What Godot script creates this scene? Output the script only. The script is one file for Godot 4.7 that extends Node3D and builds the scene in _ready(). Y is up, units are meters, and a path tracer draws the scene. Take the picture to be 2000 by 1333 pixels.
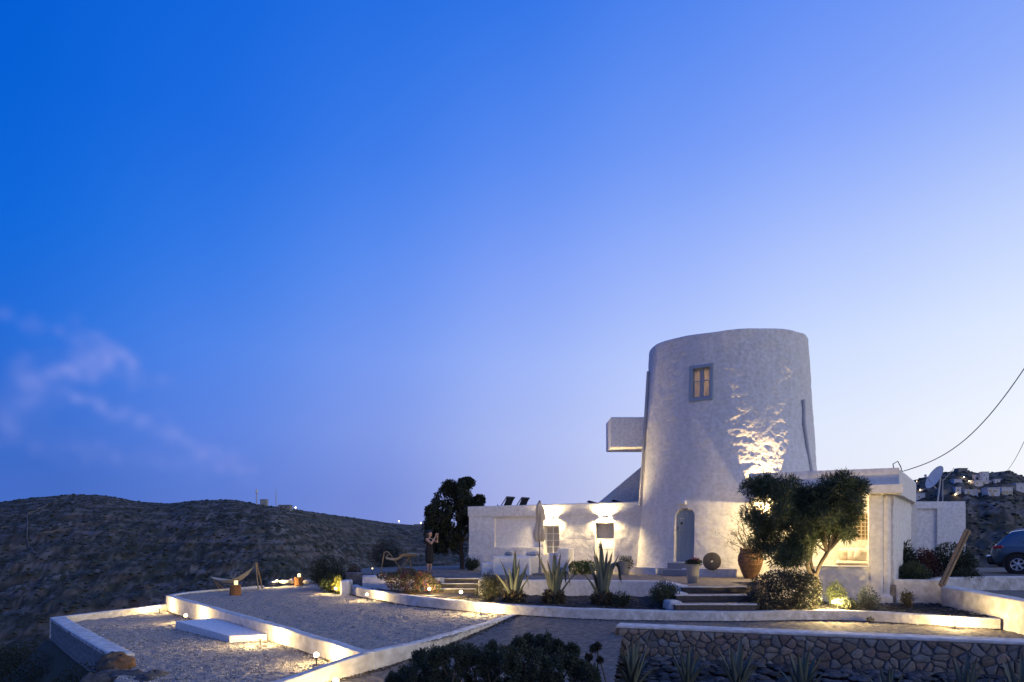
extends Node3D
# Whitewashed windmill house on a hilltop at dusk. Layout: x to the right, depth away from the viewer is -z, metres; y = 0 is the porch floor, the eye is at y = 1.25.

class MB:
	var v := PackedVector3Array()
	var n := PackedVector3Array()
	var c := PackedColorArray()
	var ix := PackedInt32Array()
	var col := Color(1, 1, 1)

	func tri(a: Vector3, b: Vector3, d: Vector3) -> void:
		var m := (d - a).cross(b - a).normalized()
		var k := v.size()
		v.append(a); v.append(b); v.append(d)
		n.append(m); n.append(m); n.append(m)
		c.append(col); c.append(col); c.append(col)
		ix.append(k); ix.append(k + 1); ix.append(k + 2)

	func quad(a: Vector3, b: Vector3, d: Vector3, e: Vector3) -> void:
		tri(a, b, d)
		tri(a, d, e)

	func out(a: Vector3, b: Vector3, d: Vector3, m: Vector3) -> void:
		if (d - a).cross(b - a).dot((a + b + d) / 3.0 - m) < 0.0:
			tri(a, d, b)
		else:
			tri(a, b, d)

	func outq(a: Vector3, b: Vector3, d: Vector3, e: Vector3, m: Vector3) -> void:
		out(a, b, d, m)
		out(a, d, e, m)

	func box(t: Transform3D, size: Vector3, bev := 0.01) -> void:
		var h := size / 2.0
		bev = minf(bev, minf(h.x, minf(h.y, h.z)) * 0.9)
		var o := t.origin
		var pt := func(k: int, s: Vector3) -> Vector3:
			var p := Vector3(s.x * (h.x - bev), s.y * (h.y - bev), s.z * (h.z - bev))
			p[k] = s[k] * h[k]
			return t * p
		for k in 3:
			var j := (k + 1) % 3
			var l := (k + 2) % 3
			for s in [-1.0, 1.0]:
				var q := []
				for w in [[-1, -1], [1, -1], [1, 1], [-1, 1]]:
					var sv := Vector3.ZERO
					sv[k] = s; sv[j] = w[0]; sv[l] = w[1]
					q.append(pt.call(k, sv))
				outq(q[0], q[1], q[2], q[3], o)
				if bev > 0.0:
					for s2 in [-1.0, 1.0]:
						var a := Vector3.ZERO
						a[k] = s; a[j] = s2; a[l] = -1
						var b := a
						b[l] = 1
						outq(pt.call(k, a), pt.call(k, b), pt.call(j, b), pt.call(j, a), o)
		if bev > 0.0:
			for x in [-1.0, 1.0]:
				for y in [-1.0, 1.0]:
					for z in [-1.0, 1.0]:
						var s := Vector3(x, y, z)
						out(pt.call(0, s), pt.call(1, s), pt.call(2, s), o)

	func abox(x0: float, x1: float, y0: float, y1: float, z0: float, z1: float, bev := 0.01) -> void:
		box(Transform3D(Basis(), Vector3((x0 + x1) / 2, (y0 + y1) / 2, (z0 + z1) / 2)), Vector3(absf(x1 - x0), absf(y1 - y0), absf(z1 - z0)), bev)

	# rows of points -> smooth surface; front side is dv x du, flip turns it over
	func grid(rows: Array, flip := false, wrap := false, cols: Array = []) -> void:
		var k0 := v.size()
		var nr := rows.size()
		var nc: int = rows[0].size()
		for i in nr:
			var r: PackedVector3Array = rows[i]
			var up: PackedVector3Array = rows[mini(i + 1, nr - 1)]
			var dn: PackedVector3Array = rows[maxi(i - 1, 0)]
			for j in nc:
				var jl := j - 1
				var jr := j + 1
				if wrap:
					if jl < 0: jl = nc - 2
					if jr >= nc: jr = 1
				else:
					jl = maxi(jl, 0)
					jr = mini(jr, nc - 1)
				var m := (up[j] - dn[j]).cross(r[jr] - r[jl])
				if m.length_squared() < 1e-14:
					m = (up[jr] - dn[jl]).cross(r[jr] - r[jl] + up[jr] - up[jl])
				m = m.normalized()
				v.append(r[j])
				n.append(-m if flip else m)
				if cols.is_empty():
					c.append(col)
				else:
					c.append(cols[i][j])
		for i in nr - 1:
			for j in nc - 1:
				var a := k0 + i * nc + j
				var e := a + nc
				if flip:
					ix.append(a); ix.append(e + 1); ix.append(a + 1); ix.append(a); ix.append(e); ix.append(e + 1)
				else:
					ix.append(a); ix.append(a + 1); ix.append(e + 1); ix.append(a); ix.append(e + 1); ix.append(e)

	func lathe(prof: Array, t: Transform3D, sides := 20, a0 := 0.0, a1 := TAU) -> void:
		var rows := []
		for p in prof:
			var r := PackedVector3Array()
			for j in sides + 1:
				var a := a0 + (a1 - a0) * j / sides
				r.append(t * Vector3(cos(a) * p.x, p.y, sin(a) * p.x))
			rows.append(r)
		grid(rows, false, is_equal_approx(a1 - a0, TAU))

	func tube(pts: Array, rad, sides := 8, caps := true) -> void:
		var rows := []
		var side := Vector3.ZERO
		for i in pts.size():
			var d: Vector3 = (pts[mini(i + 1, pts.size() - 1)] - pts[maxi(i - 1, 0)]).normalized()
			if side == Vector3.ZERO:
				side = d.cross(Vector3.UP if absf(d.y) < 0.9 else Vector3.RIGHT).normalized()
			side = (side - d * side.dot(d)).normalized()
			var w := d.cross(side)
			var r: float = rad if not rad is Array else rad[i]
			var row := PackedVector3Array()
			for j in sides + 1:
				var a := TAU * j / sides
				row.append(pts[i] + (side * cos(a) + w * sin(a)) * r)
			rows.append(row)
		grid(rows, true, true)
		if caps:
			for e in [0, pts.size() - 1]:
				var m: Vector3 = pts[pts.size() / 2]
				for j in sides:
					out(pts[e], rows[e][j], rows[e][j + 1], m)

	# polygon of (x, depth) between two heights
	func prism(poly: PackedVector2Array, y0: float, y1: float) -> void:
		var t := Geometry2D.triangulate_polygon(poly)
		for i in range(0, t.size(), 3):
			var a := poly[t[i]]
			var b := poly[t[i + 1]]
			var d := poly[t[i + 2]]
			var m := Vector3((a.x + b.x + d.x) / 3, (y0 + y1) / 2, -(a.y + b.y + d.y) / 3)
			out(Vector3(a.x, y1, -a.y), Vector3(b.x, y1, -b.y), Vector3(d.x, y1, -d.y), m)
			out(Vector3(a.x, y0, -a.y), Vector3(b.x, y0, -b.y), Vector3(d.x, y0, -d.y), m)
		var ccw := 0.0
		for i in poly.size():
			var a := poly[i]
			var b := poly[(i + 1) % poly.size()]
			ccw += a.cross(b)
		for i in poly.size():
			var a := poly[i]
			var b := poly[(i + 1) % poly.size()]
			if ccw > 0.0:
				quad(Vector3(a.x, y0, -a.y), Vector3(a.x, y1, -a.y), Vector3(b.x, y1, -b.y), Vector3(b.x, y0, -b.y))
			else:
				quad(Vector3(a.x, y0, -a.y), Vector3(b.x, y0, -b.y), Vector3(b.x, y1, -b.y), Vector3(a.x, y1, -a.y))

	func blob(o: Vector3, r: Vector3, noise: FastNoiseLite, amp: float, rings := 7, sides := 10, at := Vector3.ZERO) -> void:
		var rows := []
		for i in rings + 1:
			var e := -PI / 2 + PI * i / rings
			var row := PackedVector3Array()
			for j in sides + 1:
				var a := TAU * j / sides
				var d := Vector3(cos(a) * cos(e), sin(e), sin(a) * cos(e))
				var k := 1.0 + amp * noise.get_noise_3dv(d * 60.0 + (o + at) * 37.0)
				row.append(o + d * r * k)
			rows.append(row)
		grid(rows, false, true)

	func mesh(off := Vector3.ZERO) -> ArrayMesh:
		var arr := []
		arr.resize(Mesh.ARRAY_MAX)
		if off != Vector3.ZERO:
			for i in v.size():
				v[i] -= off
		arr[Mesh.ARRAY_VERTEX] = v
		arr[Mesh.ARRAY_NORMAL] = n
		arr[Mesh.ARRAY_COLOR] = c
		arr[Mesh.ARRAY_INDEX] = ix
		var m := ArrayMesh.new()
		m.add_surface_from_arrays(Mesh.PRIMITIVE_TRIANGLES, arr)
		return m

	func base() -> Vector3:
		var bb := AABB(v[0], Vector3.ZERO)
		for p in v:
			bb = bb.expand(p)
		return Vector3(bb.get_center().x, bb.position.y, bb.get_center().z)

var rng := RandomNumberGenerator.new()
var fine := FastNoiseLite.new()      # about 1 m features at scale 1
var cell := FastNoiseLite.new()
var big := FastNoiseLite.new()
var used := {}
var M := {}

func at(x: float, y: float, d: float) -> Vector3:      # the point at depth d that the plan of the photograph shows at (x, y)
	return Vector3((x - 1000.0) / 1300.0 * d, 1.25 - (y - 1060.0) / 1300.0 * d, -d)

func on(x: float, y: float, h: float) -> Vector3:      # the same for a point known to lie at height h
	return at(x, y, (1.25 - h) * 1300.0 / (y - 1060.0))

func P(x: float, d: float, y := 0.0) -> Vector3:
	return Vector3(x, y, -d)

func numbered(called: String) -> String:
	var k: int = used.get(called, 0)
	used[called] = k + 1
	return called if k == 0 else "%s_%03d" % [called, k]

func tag(o: Node3D, label: String, cat: String, group := "") -> void:
	o.set_meta("label", label)
	o.set_meta("category", cat)
	if group:
		o.set_meta("group", group)

func thing(called: String, label: String, cat: String, p: Vector3, group := "") -> Node3D:
	var o := Node3D.new()
	o.name = numbered(called)
	add_child(o, true)
	o.position = p
	tag(o, label, cat, group)
	return o

func part(called: String, mb: MB, mat: Material, parent: Node3D, label := "") -> MeshInstance3D:
	var off := Vector3.ZERO
	var q: Node = parent
	while q != self and q is Node3D:
		off += q.position
		q = q.get_parent()
	var o := MeshInstance3D.new()
	o.name = called
	o.mesh = mb.mesh(off)
	o.material_override = mat
	parent.add_child(o, true)
	if label:
		o.set_meta("label", label)
	return o

func single(called: String, mb: MB, mat: Material, label: String, cat: String, group := "") -> MeshInstance3D:
	var o := MeshInstance3D.new()
	o.name = numbered(called)
	var b := mb.base()
	o.mesh = mb.mesh(b)
	o.position = b
	o.material_override = mat
	add_child(o, true)
	tag(o, label, cat, group)
	return o

func struct(called: String, mb: MB, mat: Material) -> MeshInstance3D:
	var o := MeshInstance3D.new()
	o.name = numbered(called)
	o.mesh = mb.mesh()
	o.material_override = mat
	o.set_meta("kind", "structure")
	add_child(o, true)
	return o

func stuff(called: String, mesh: Mesh, mat: Material, tf: Array, cols: Array, label: String, cat: String) -> void:
	var mm := MultiMesh.new()
	mm.transform_format = MultiMesh.TRANSFORM_3D
	mm.use_colors = true
	mm.mesh = mesh
	mm.instance_count = tf.size()
	for i in tf.size():
		mm.set_instance_transform(i, tf[i])
		mm.set_instance_color(i, cols[i])
	var o := MultiMeshInstance3D.new()
	o.name = numbered(called)
	o.multimesh = mm
	o.material_override = mat
	o.set_meta("kind", "stuff")
	tag(o, label, cat)
	add_child(o, true)

func lamp_light(parent: Node3D, p: Vector3, energy: float, color: Color, size := 0.03) -> void:
	var l := OmniLight3D.new()
	l.name = "light"
	l.position = p
	l.light_energy = energy
	l.light_color = color
	l.light_size = size
	l.omni_range = 30.0
	l.omni_attenuation = 2.0
	l.shadow_enabled = true
	parent.add_child(l, true)

# ---------- materials
func ntex(freq: float, oct := 4, lo := Color.BLACK, hi := Color.WHITE, kind := FastNoiseLite.TYPE_SIMPLEX_SMOOTH, sd := 1, size := 512) -> NoiseTexture2D:
	var f := FastNoiseLite.new()
	f.noise_type = kind
	f.frequency = freq
	f.fractal_octaves = oct
	f.seed = sd
	if kind == FastNoiseLite.TYPE_CELLULAR:
		f.cellular_return_type = FastNoiseLite.RETURN_DISTANCE
	var t := NoiseTexture2D.new()
	t.width = size
	t.height = size
	t.seamless = true
	t.noise = f
	var g := Gradient.new()
	g.set_color(0, lo)
	g.set_color(1, hi)
	t.color_ramp = g
	return t

func lin(r: float, g: float, b: float) -> Color:
	return Color(r, g, b).linear_to_srgb()

func mat(called: String, color: Color, rough := 0.9, tex: Texture2D = null, relief: Texture2D = null, depth := 1.0, scale := 1.0, vertex := false) -> StandardMaterial3D:
	var m := StandardMaterial3D.new()
	m.resource_name = called
	m.albedo_color = color
	m.roughness = rough
	m.uv1_triplanar = true
	m.uv1_world_triplanar = true
	m.uv1_scale = Vector3.ONE * scale
	m.cull_mode = BaseMaterial3D.CULL_DISABLED
	if tex:
		m.albedo_texture = tex
	if relief:
		m.heightmap_enabled = true
		m.heightmap_texture = relief
		m.heightmap_scale = depth
	m.vertex_color_use_as_albedo = vertex
	M[called] = m
	return m

func glow(called: String, color: Color, energy: float) -> void:
	var m := StandardMaterial3D.new()
	m.resource_name = called
	m.albedo_color = Color(0.8, 0.8, 0.8)
	m.emission_enabled = true
	m.emission = color
	m.emission_energy_multiplier = energy
	M[called] = m

func materials() -> void:
	var wh := ntex(0.02, 5, Color(0.86, 0.85, 0.83), Color(1, 1, 1), FastNoiseLite.TYPE_SIMPLEX_SMOOTH, 3)
	var bump := ntex(0.03, 5, Color.BLACK, Color.WHITE, FastNoiseLite.TYPE_SIMPLEX_SMOOTH, 7)
	var grit := ntex(0.09, 4, Color.BLACK, Color.WHITE, FastNoiseLite.TYPE_SIMPLEX, 9)
	var stain := ntex(0.012, 5, Color(0.7, 0.68, 0.64), Color(1, 1, 1), FastNoiseLite.TYPE_SIMPLEX_SMOOTH, 13)
	mat("limewash", lin(0.84, 0.825, 0.80), 0.92, wh, bump, 0.9, 0.5)
	# rain streaks and grime on the limewash
	var lw_m: StandardMaterial3D = M.limewash
	lw_m.detail_enabled = true
	lw_m.detail_blend_mode = BaseMaterial3D.BLEND_MODE_MUL
	lw_m.detail_albedo = ntex(0.012, 6, Color(0.94, 0.935, 0.925), Color(1, 1, 1), FastNoiseLite.TYPE_SIMPLEX_SMOOTH, 41)
	lw_m.detail_uv_layer = BaseMaterial3D.DETAIL_UV_2
	lw_m.uv2_triplanar = true
	lw_m.uv2_world_triplanar = true
	lw_m.uv2_scale = Vector3(0.55, 0.11, 0.55)
	mat("smooth_white", lin(0.82, 0.805, 0.78), 0.9, wh, bump, 0.35, 0.6)
	mat("kerb_white", lin(0.78, 0.77, 0.75), 0.85, stain, bump, 1.5, 0.45)
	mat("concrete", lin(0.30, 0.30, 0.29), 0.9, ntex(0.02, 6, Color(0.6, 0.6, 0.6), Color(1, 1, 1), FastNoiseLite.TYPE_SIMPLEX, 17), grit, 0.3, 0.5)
	mat("gravel", lin(0.58, 0.53, 0.465), 0.95, ntex(0.25, 3, Color(0.5, 0.5, 0.51), Color(1, 1, 1), FastNoiseLite.TYPE_SIMPLEX, 19), ntex(0.14, 3, Color.BLACK, Color.WHITE, FastNoiseLite.TYPE_CELLULAR, 21), 3.5, 0.55)
	mat("pebble", Color.WHITE, 0.9, null, null, 1.0, 1.0, true)
	mat("path", lin(0.20, 0.18, 0.16), 0.9, ntex(0.02, 6, Color(0.6, 0.6, 0.6), Color(1, 1, 1), FastNoiseLite.TYPE_SIMPLEX, 23), grit, 1.0, 0.4)
	mat("porch", lin(0.28, 0.24, 0.20), 0.85, ntex(0.015, 6, Color(0.6, 0.6, 0.6), Color(1, 1, 1), FastNoiseLite.TYPE_SIMPLEX, 25), grit, 0.8, 0.4)
	mat("mulch", lin(0.06, 0.058, 0.058), 0.95, stain, grit, 4.0, 0.8)
	mat("hazed_white", lin(0.64, 0.64, 0.65), 0.95, wh, bump, 0.8, 0.6)  # white dulled in the colour itself to stand for distance haze
	mat("slate", lin(0.085, 0.075, 0.07), 0.75, stain, bump, 1.0, 0.8)
	mat("hill", Color.WHITE, 1.0, null, null, 1.0, 1.0, true)
	mat("tinted", Color.WHITE, 0.9, null, null, 1.0, 1.0, true)
	mat("stone", Color.WHITE, 0.9, stain, grit, 1.6, 1.6, true)
	mat("leaf", Color.WHITE, 0.7, null, null, 1.0, 1.0, true)
	M.leaf.backlight_enabled = true
	M.leaf.backlight = Color(0.35, 0.4, 0.25)
	mat("agave", Color.WHITE, 0.6, null, null, 1.0, 1.0, true)
	mat("bark", lin(0.13, 0.105, 0.08), 0.95, stain, grit, 1.5, 2.0)
	mat("door_paint", lin(0.30, 0.37, 0.41), 0.55, wh, bump, 0.3, 2.0)
	mat("frame_paint", lin(0.33, 0.40, 0.47), 0.6, wh, bump, 0.3, 2.0)
	mat("white_paint", lin(0.78, 0.77, 0.74), 0.5)
	mat("terracotta", lin(0.34, 0.19, 0.085), 0.85, ntex(0.02, 5, Color(0.6, 0.6, 0.6), Color(1, 1, 1), FastNoiseLite.TYPE_SIMPLEX_SMOOTH, 27), grit, 0.6, 1.0)
	mat("millstone", lin(0.16, 0.145, 0.13), 0.95, stain, grit, 2.0, 1.5)
	mat("pot", lin(0.33, 0.33, 0.32), 0.7, wh, bump, 0.3, 2.0)
	mat("soil", lin(0.05, 0.04, 0.03), 1.0)
	mat("log", lin(0.36, 0.16, 0.06), 0.85, stain, grit, 1.2, 2.0)
	mat("post_wood", lin(0.36, 0.26, 0.15), 0.85, stain, grit, 0.6, 1.5)
	mat("dark_wood", lin(0.05, 0.035, 0.03), 0.7)
	mat("metal", lin(0.45, 0.45, 0.45), 0.45)
	mat("black_metal", lin(0.03, 0.03, 0.03), 0.5)
	mat("cloth", lin(0.62, 0.57, 0.50), 0.95, wh, bump, 0.6, 3.0)
	mat("cream", lin(0.62, 0.54, 0.42), 0.95, wh, bump, 0.6, 3.0)
	var cu := mat("curtain", lin(0.50, 0.40, 0.27), 0.95)
	cu.backlight_enabled = true
	cu.backlight = Color(0.9, 0.8, 0.6)
	mat("net", lin(0.42, 0.36, 0.28), 0.95)
	mat("cable", lin(0.03, 0.03, 0.035), 0.7)
	mat("pipe", lin(0.50, 0.48, 0.45), 0.7)
	mat("skin", lin(0.42, 0.26, 0.18), 0.6)
	mat("dress", lin(0.012, 0.011, 0.013), 0.9)
	mat("hair", lin(0.015, 0.010, 0.008), 0.6)
	mat("car_paint", lin(0.055, 0.10, 0.14), 0.3)
	M.car_paint.metallic = 0.4
	M.car_paint.clearcoat_enabled = true
	M.car_paint.clearcoat = 1.0
	M.car_paint.clearcoat_roughness = 0.05
	mat("rubber", lin(0.02, 0.02, 0.02), 0.9)
	mat("alloy", lin(0.55, 0.56, 0.58), 0.35)
	M.alloy.metallic = 0.8
	mat("tail_lens", lin(0.35, 0.015, 0.015), 0.2)
	mat("dark_glass", lin(0.015, 0.02, 0.025), 0.08)
	mat("chrome", lin(0.7, 0.7, 0.7), 0.2)
	M.chrome.metallic = 1.0
	var g := StandardMaterial3D.new()
	g.resource_name = "pane"
	g.transparency = BaseMaterial3D.TRANSPARENCY_ALPHA
	g.albedo_color = Color(0.9, 0.95, 1.0, 0.08)
	g.roughness = 0.05
	M["pane"] = g
	glow("lamp_glow", Color(1.0, 0.88, 0.66), 14.0)
	glow("candle_glow", Color(1.0, 0.88, 0.55), 1.6)
	glow("town_glow", Color(1.0, 0.9, 0.7), 14.0)

# ---------- sky: dusk, the afterglow to the right of the view, deep blue away from it
func sky() -> Sky:
	var az := [-180, -120, -75, -50, -38, -25, -12, 0, 12, 25, 38, 50, 75, 100, 140, 180]
	var el := [0, 4, 9, 15, 22, 30, 40, 60, 90]
	var rows := ["838ac27c87c47485c96b82ce5f7fd4537ad84475d82a68d51b62d3", "4760ad405eb1365db62c5cbd225cc51a5ccb145cce0d59cd1b62d3",
		"365bb02c59b32158b91557c00958c80157cc0056cd0154cb1b62d3", "3d64ba3261bd2560c41560cc075dd0005acf0057ce0055ce1b62d3",
		"486bbf3d67c1356ccf236cd90f67da055fd4015ad20357d01b62d3", "5f7acc5b7cd35b83e15084e83579e61e6be00f62d90a5ad31b62d3",
		"7a8cd5778ddb8099e7789af05e8ef03e7cea226ce1135fd61b62d3", "a7afe2a8b2e8a8b8f19cb4f881a1f75a8bf13174e61d64da1b62d3",
		"caccecc8cff0c7d1f9b8cafd9ab4fc7199f64980ed286ade1b62d3", "e5e5f3e6eaf9e1eafecfdeffafc5fe83a4fb5b8af23370e11b62d3",
		"f5f3f5f5f6fbeff4fedde9ffbed1fe8fadfb6a93f43d76e41b62d3", "fbf7f3f9f7f7f2f5fae3ebfcc9d9fca3bcfa7b9ff4457be51b62d3",
		"fff5e3fff6e7f9f5eceff0f2dce4f6bdcef693aff15082e41b62d3", "f7e9d7f5e9daf0e8e1e7e5e9d5dbefb8c7ef92aceb5283e11b62d3",
		"cac3d4c5c1d7b9bada a9b1dd95a6e0829be26d90e14479dc1b62d3".replace(" ", ""), "838ac27c87c47485c96b82ce5f7fd4537ad84475d82a68d51b62d3"]
	var tab := []
	for r in rows:
		var line := []
		for k in 9:
			line.append(Color.html("#" + r.substr(k * 6, 6)))
		tab.append(line)
	var w := 720
	var h := 360
	var im := Image.create(w, h, false, Image.FORMAT_RGBF)
	var cn := FastNoiseLite.new()
	cn.seed = 5
	cn.frequency = 1.0
	cn.fractal_octaves = 5
	var colof := func(i: int, k: int) -> Color:
		return tab[clampi(i, 0, 15)][clampi(k, 0, 8)]
	for y in h:
		var e := 90.0 - 180.0 * (y + 0.5) / h
		var ee := maxf(e, 0.0)
		var k := 0
		while k < 7 and el[k + 1] < ee:
			k += 1
		var fe: float = (ee - el[k]) / (el[k + 1] - el[k])
		for x in w:
			var a := 360.0 * (x + 0.5) / w      # the picture's left edge lies straight ahead
			if a > 180.0: a -= 360.0
			var i := 0
			while i < 14 and az[i + 1] < a:
				i += 1
			var fa: float = (a - az[i]) / (az[i + 1] - az[i])
			fa = lerpf(fa, fa * fa * (3.0 - 2.0 * fa), 0.35)
			var c: Color = colof.call(i, k).lerp(colof.call(i + 1, k), fa).lerp(colof.call(i, k + 1).lerp(colof.call(i + 1, k + 1), fa), fe)
			c = c.srgb_to_linear()
			# the afterglow itself is brighter than white paint
			var ga := exp(-pow((a - 84.0) / 26.0, 2.0)) * exp(-pow(ee / 14.0, 2.0))
			c = c * (1.0 + 0.5 * ga)
			# sunset-side glow and paler upper sky, added out of view to brighten the walls
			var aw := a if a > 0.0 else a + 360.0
			var fill_glow := 2.35 * exp(-pow((aw - 132.0) / 26.0, 2.0)) * exp(-pow(ee / 22.0, 2.0)) * (1.0 - smoothstep(148.0, 168.0, aw))
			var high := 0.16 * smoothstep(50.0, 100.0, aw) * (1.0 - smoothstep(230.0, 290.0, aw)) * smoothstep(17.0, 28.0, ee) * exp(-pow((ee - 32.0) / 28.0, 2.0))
			c = c + Color(1.0, 0.93, 0.86) * fill_glow + Color(1.0, 1.0, 1.0) * high
			# one thin wispy cloud low on the left
			if a < -12.0 and a > -46.0 and e > 1.0 and e < 22.0:
				var cl := cloud(a, e, cn)
				c = c.lerp(Color(0.31, 0.36, 0.83), cl)
			if e < 0.0:
				c = c * lerpf(1.0, 0.35, clampf(-e / 12.0, 0.0, 1.0))
			c.a = 1.0
			im.set_pixel(x, y, c)
	var p := PanoramaSkyMaterial.new()
	p.panorama = ImageTexture.create_from_image(im)
	var s := Sky.new()
	s.sky_material = p
	return s

func cloud(a: float, e: float, cn: FastNoiseLite) -> float:
	# a curled streak: from upper left over a bright knot, then trailing down to the right
	var k := 0.0
	var n1 := cn.get_noise_2d(a * 0.35 + e * 0.2, e * 0.9 - a * 0.25)
	var n2 := cn.get_noise_2d(a * 1.1 + 40.0, e * 2.6 - a * 0.9)
	var wob := n1 * 1.3
	var line := func(x0: float, y0: float, x1: float, y1: float, wd: float) -> float:
		var p := Vector2(a, (e + wob) * 1.25)
		var q := Geometry2D.get_closest_point_to_segment(p, Vector2(x0, y0 * 1.25), Vector2(x1, y1 * 1.25))
		return exp(-pow(p.distance_to(q) / wd, 2.0))
	k = maxf(k, 0.30 * line.call(-39.0, 15.3, -33.0, 14.6, 0.30))
	k = maxf(k, 0.44 * line.call(-33.2, 14.6, -29.8, 13.1, 0.55))
	k = maxf(k, 0.56 * line.call(-35.9, 11.2, -31.2, 13.2, 0.9))
	k = maxf(k, 0.30 * line.call(-37.2, 8.4, -35.4, 11.0, 1.2))
	k = maxf(k, 0.20 * line.call(-31.5, 12.3, -27.2, 12.1, 0.4))
	k = maxf(k, 0.44 * line.call(-34.0, 10.5, -28.6, 9.0, 0.42))
	k = maxf(k, 0.38 * line.call(-28.6, 9.0, -21.6, 5.6, 0.55))
	k = maxf(k, 0.14 * line.call(-25.0, 6.0, -38.0, 7.2, 0.8))
	var n3 := cn.get_noise_2d(a * 2.6 + 7.0, e * 6.0 - a * 2.4)
	k *= 0.92 + 0.75 * n3
	return clampf(k * (0.85 + 0.9 * n2), 0.0, 0.7)

# ---------- builders
func catmull(p: Array, step: float) -> Array:
	var o := []
	for i in p.size() - 1:
		var a: Vector3 = p[maxi(i - 1, 0)]
		var b: Vector3 = p[i]
		var c: Vector3 = p[i + 1]
		var d: Vector3 = p[mini(i + 2, p.size() - 1)]
		var k := maxi(1, int(ceil(b.distance_to(c) / step)))
		for j in k:
			o.append(b.cubic_interpolate(c, a, d, float(j) / k))
	o.append(p[-1])
	return o

func straight(p: Array, step: float) -> Array:
	var o := []
	for i in p.size() - 1:
		var k := maxi(1, int(ceil((p[i] as Vector3).distance_to(p[i + 1]) / step)))
		for j in k:
			o.append((p[i] as Vector3).lerp(p[i + 1], float(j) / k))
	o.append(p[-1])
	return o

# a low wall: pts run along its face at top height, width goes to the far side (left of the way it runs)
func wall_strip(pts: Array, bottom: Array, width: float, amp := 0.012, round := 0.03) -> MB:
	var mb := MB.new()
	var rows := []
	var k := pts.size()
	for i in k:
		var p: Vector3 = pts[i]
		var d0: Vector3 = (p - pts[maxi(i - 1, 0)])
		var d1: Vector3 = (pts[mini(i + 1, k - 1)] - p)
		d0.y = 0.0; d1.y = 0.0
		d0 = d0.normalized(); d1 = d1.normalized()
		var d := (d0 + d1).normalized()
		var side := Vector3(d.z, 0, -d.x)
		var miter := 1.0 / maxf(0.5, sqrt(maxf(0.1, (1.0 + d0.dot(d1)) / 2.0)) if i > 0 and i < k - 1 else 1.0)
		var f := float(i) / (k - 1) * (bottom.size() - 1)
		var fi := mini(int(f), bottom.size() - 2)
		var yb: float = lerpf(bottom[fi], bottom[fi + 1], f - fi)
		var row := PackedVector3Array()
		var r := round
		var h := p.y - yb
		for q in [[0.0, 0.0], [0.0, h * 0.35], [0.0, h * 0.7], [0.0, h - 2.5 * r], [0.0, h - r], [r * 0.3, h - r * 0.3], [r, h], [r * 2.5, h], [width - 2.5 * r, h], [width - r, h], [width - r * 0.3, h - r * 0.3], [width, h - r], [width, h - 2.5 * r], [width, 0.0]]:
			var o: Vector3 = p + side * (q[0] * miter)
			o.y = yb + q[1]
			var w := big.get_noise_3dv(o * 9.0) * amp + fine.get_noise_3dv(o * 1.4) * amp * 0.4
			row.append(o + side * w + Vector3.UP * w)
		rows.append(row)
	mb.grid(rows, true)
	for e in [0, k - 1]:
		var r: PackedVector3Array = rows[e]
		var m: Vector3 = rows[k / 2][7]
		for j in range(1, r.size() - 1):
			mb.out(r[0], r[j], r[j + 1], m)
	return mb

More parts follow.
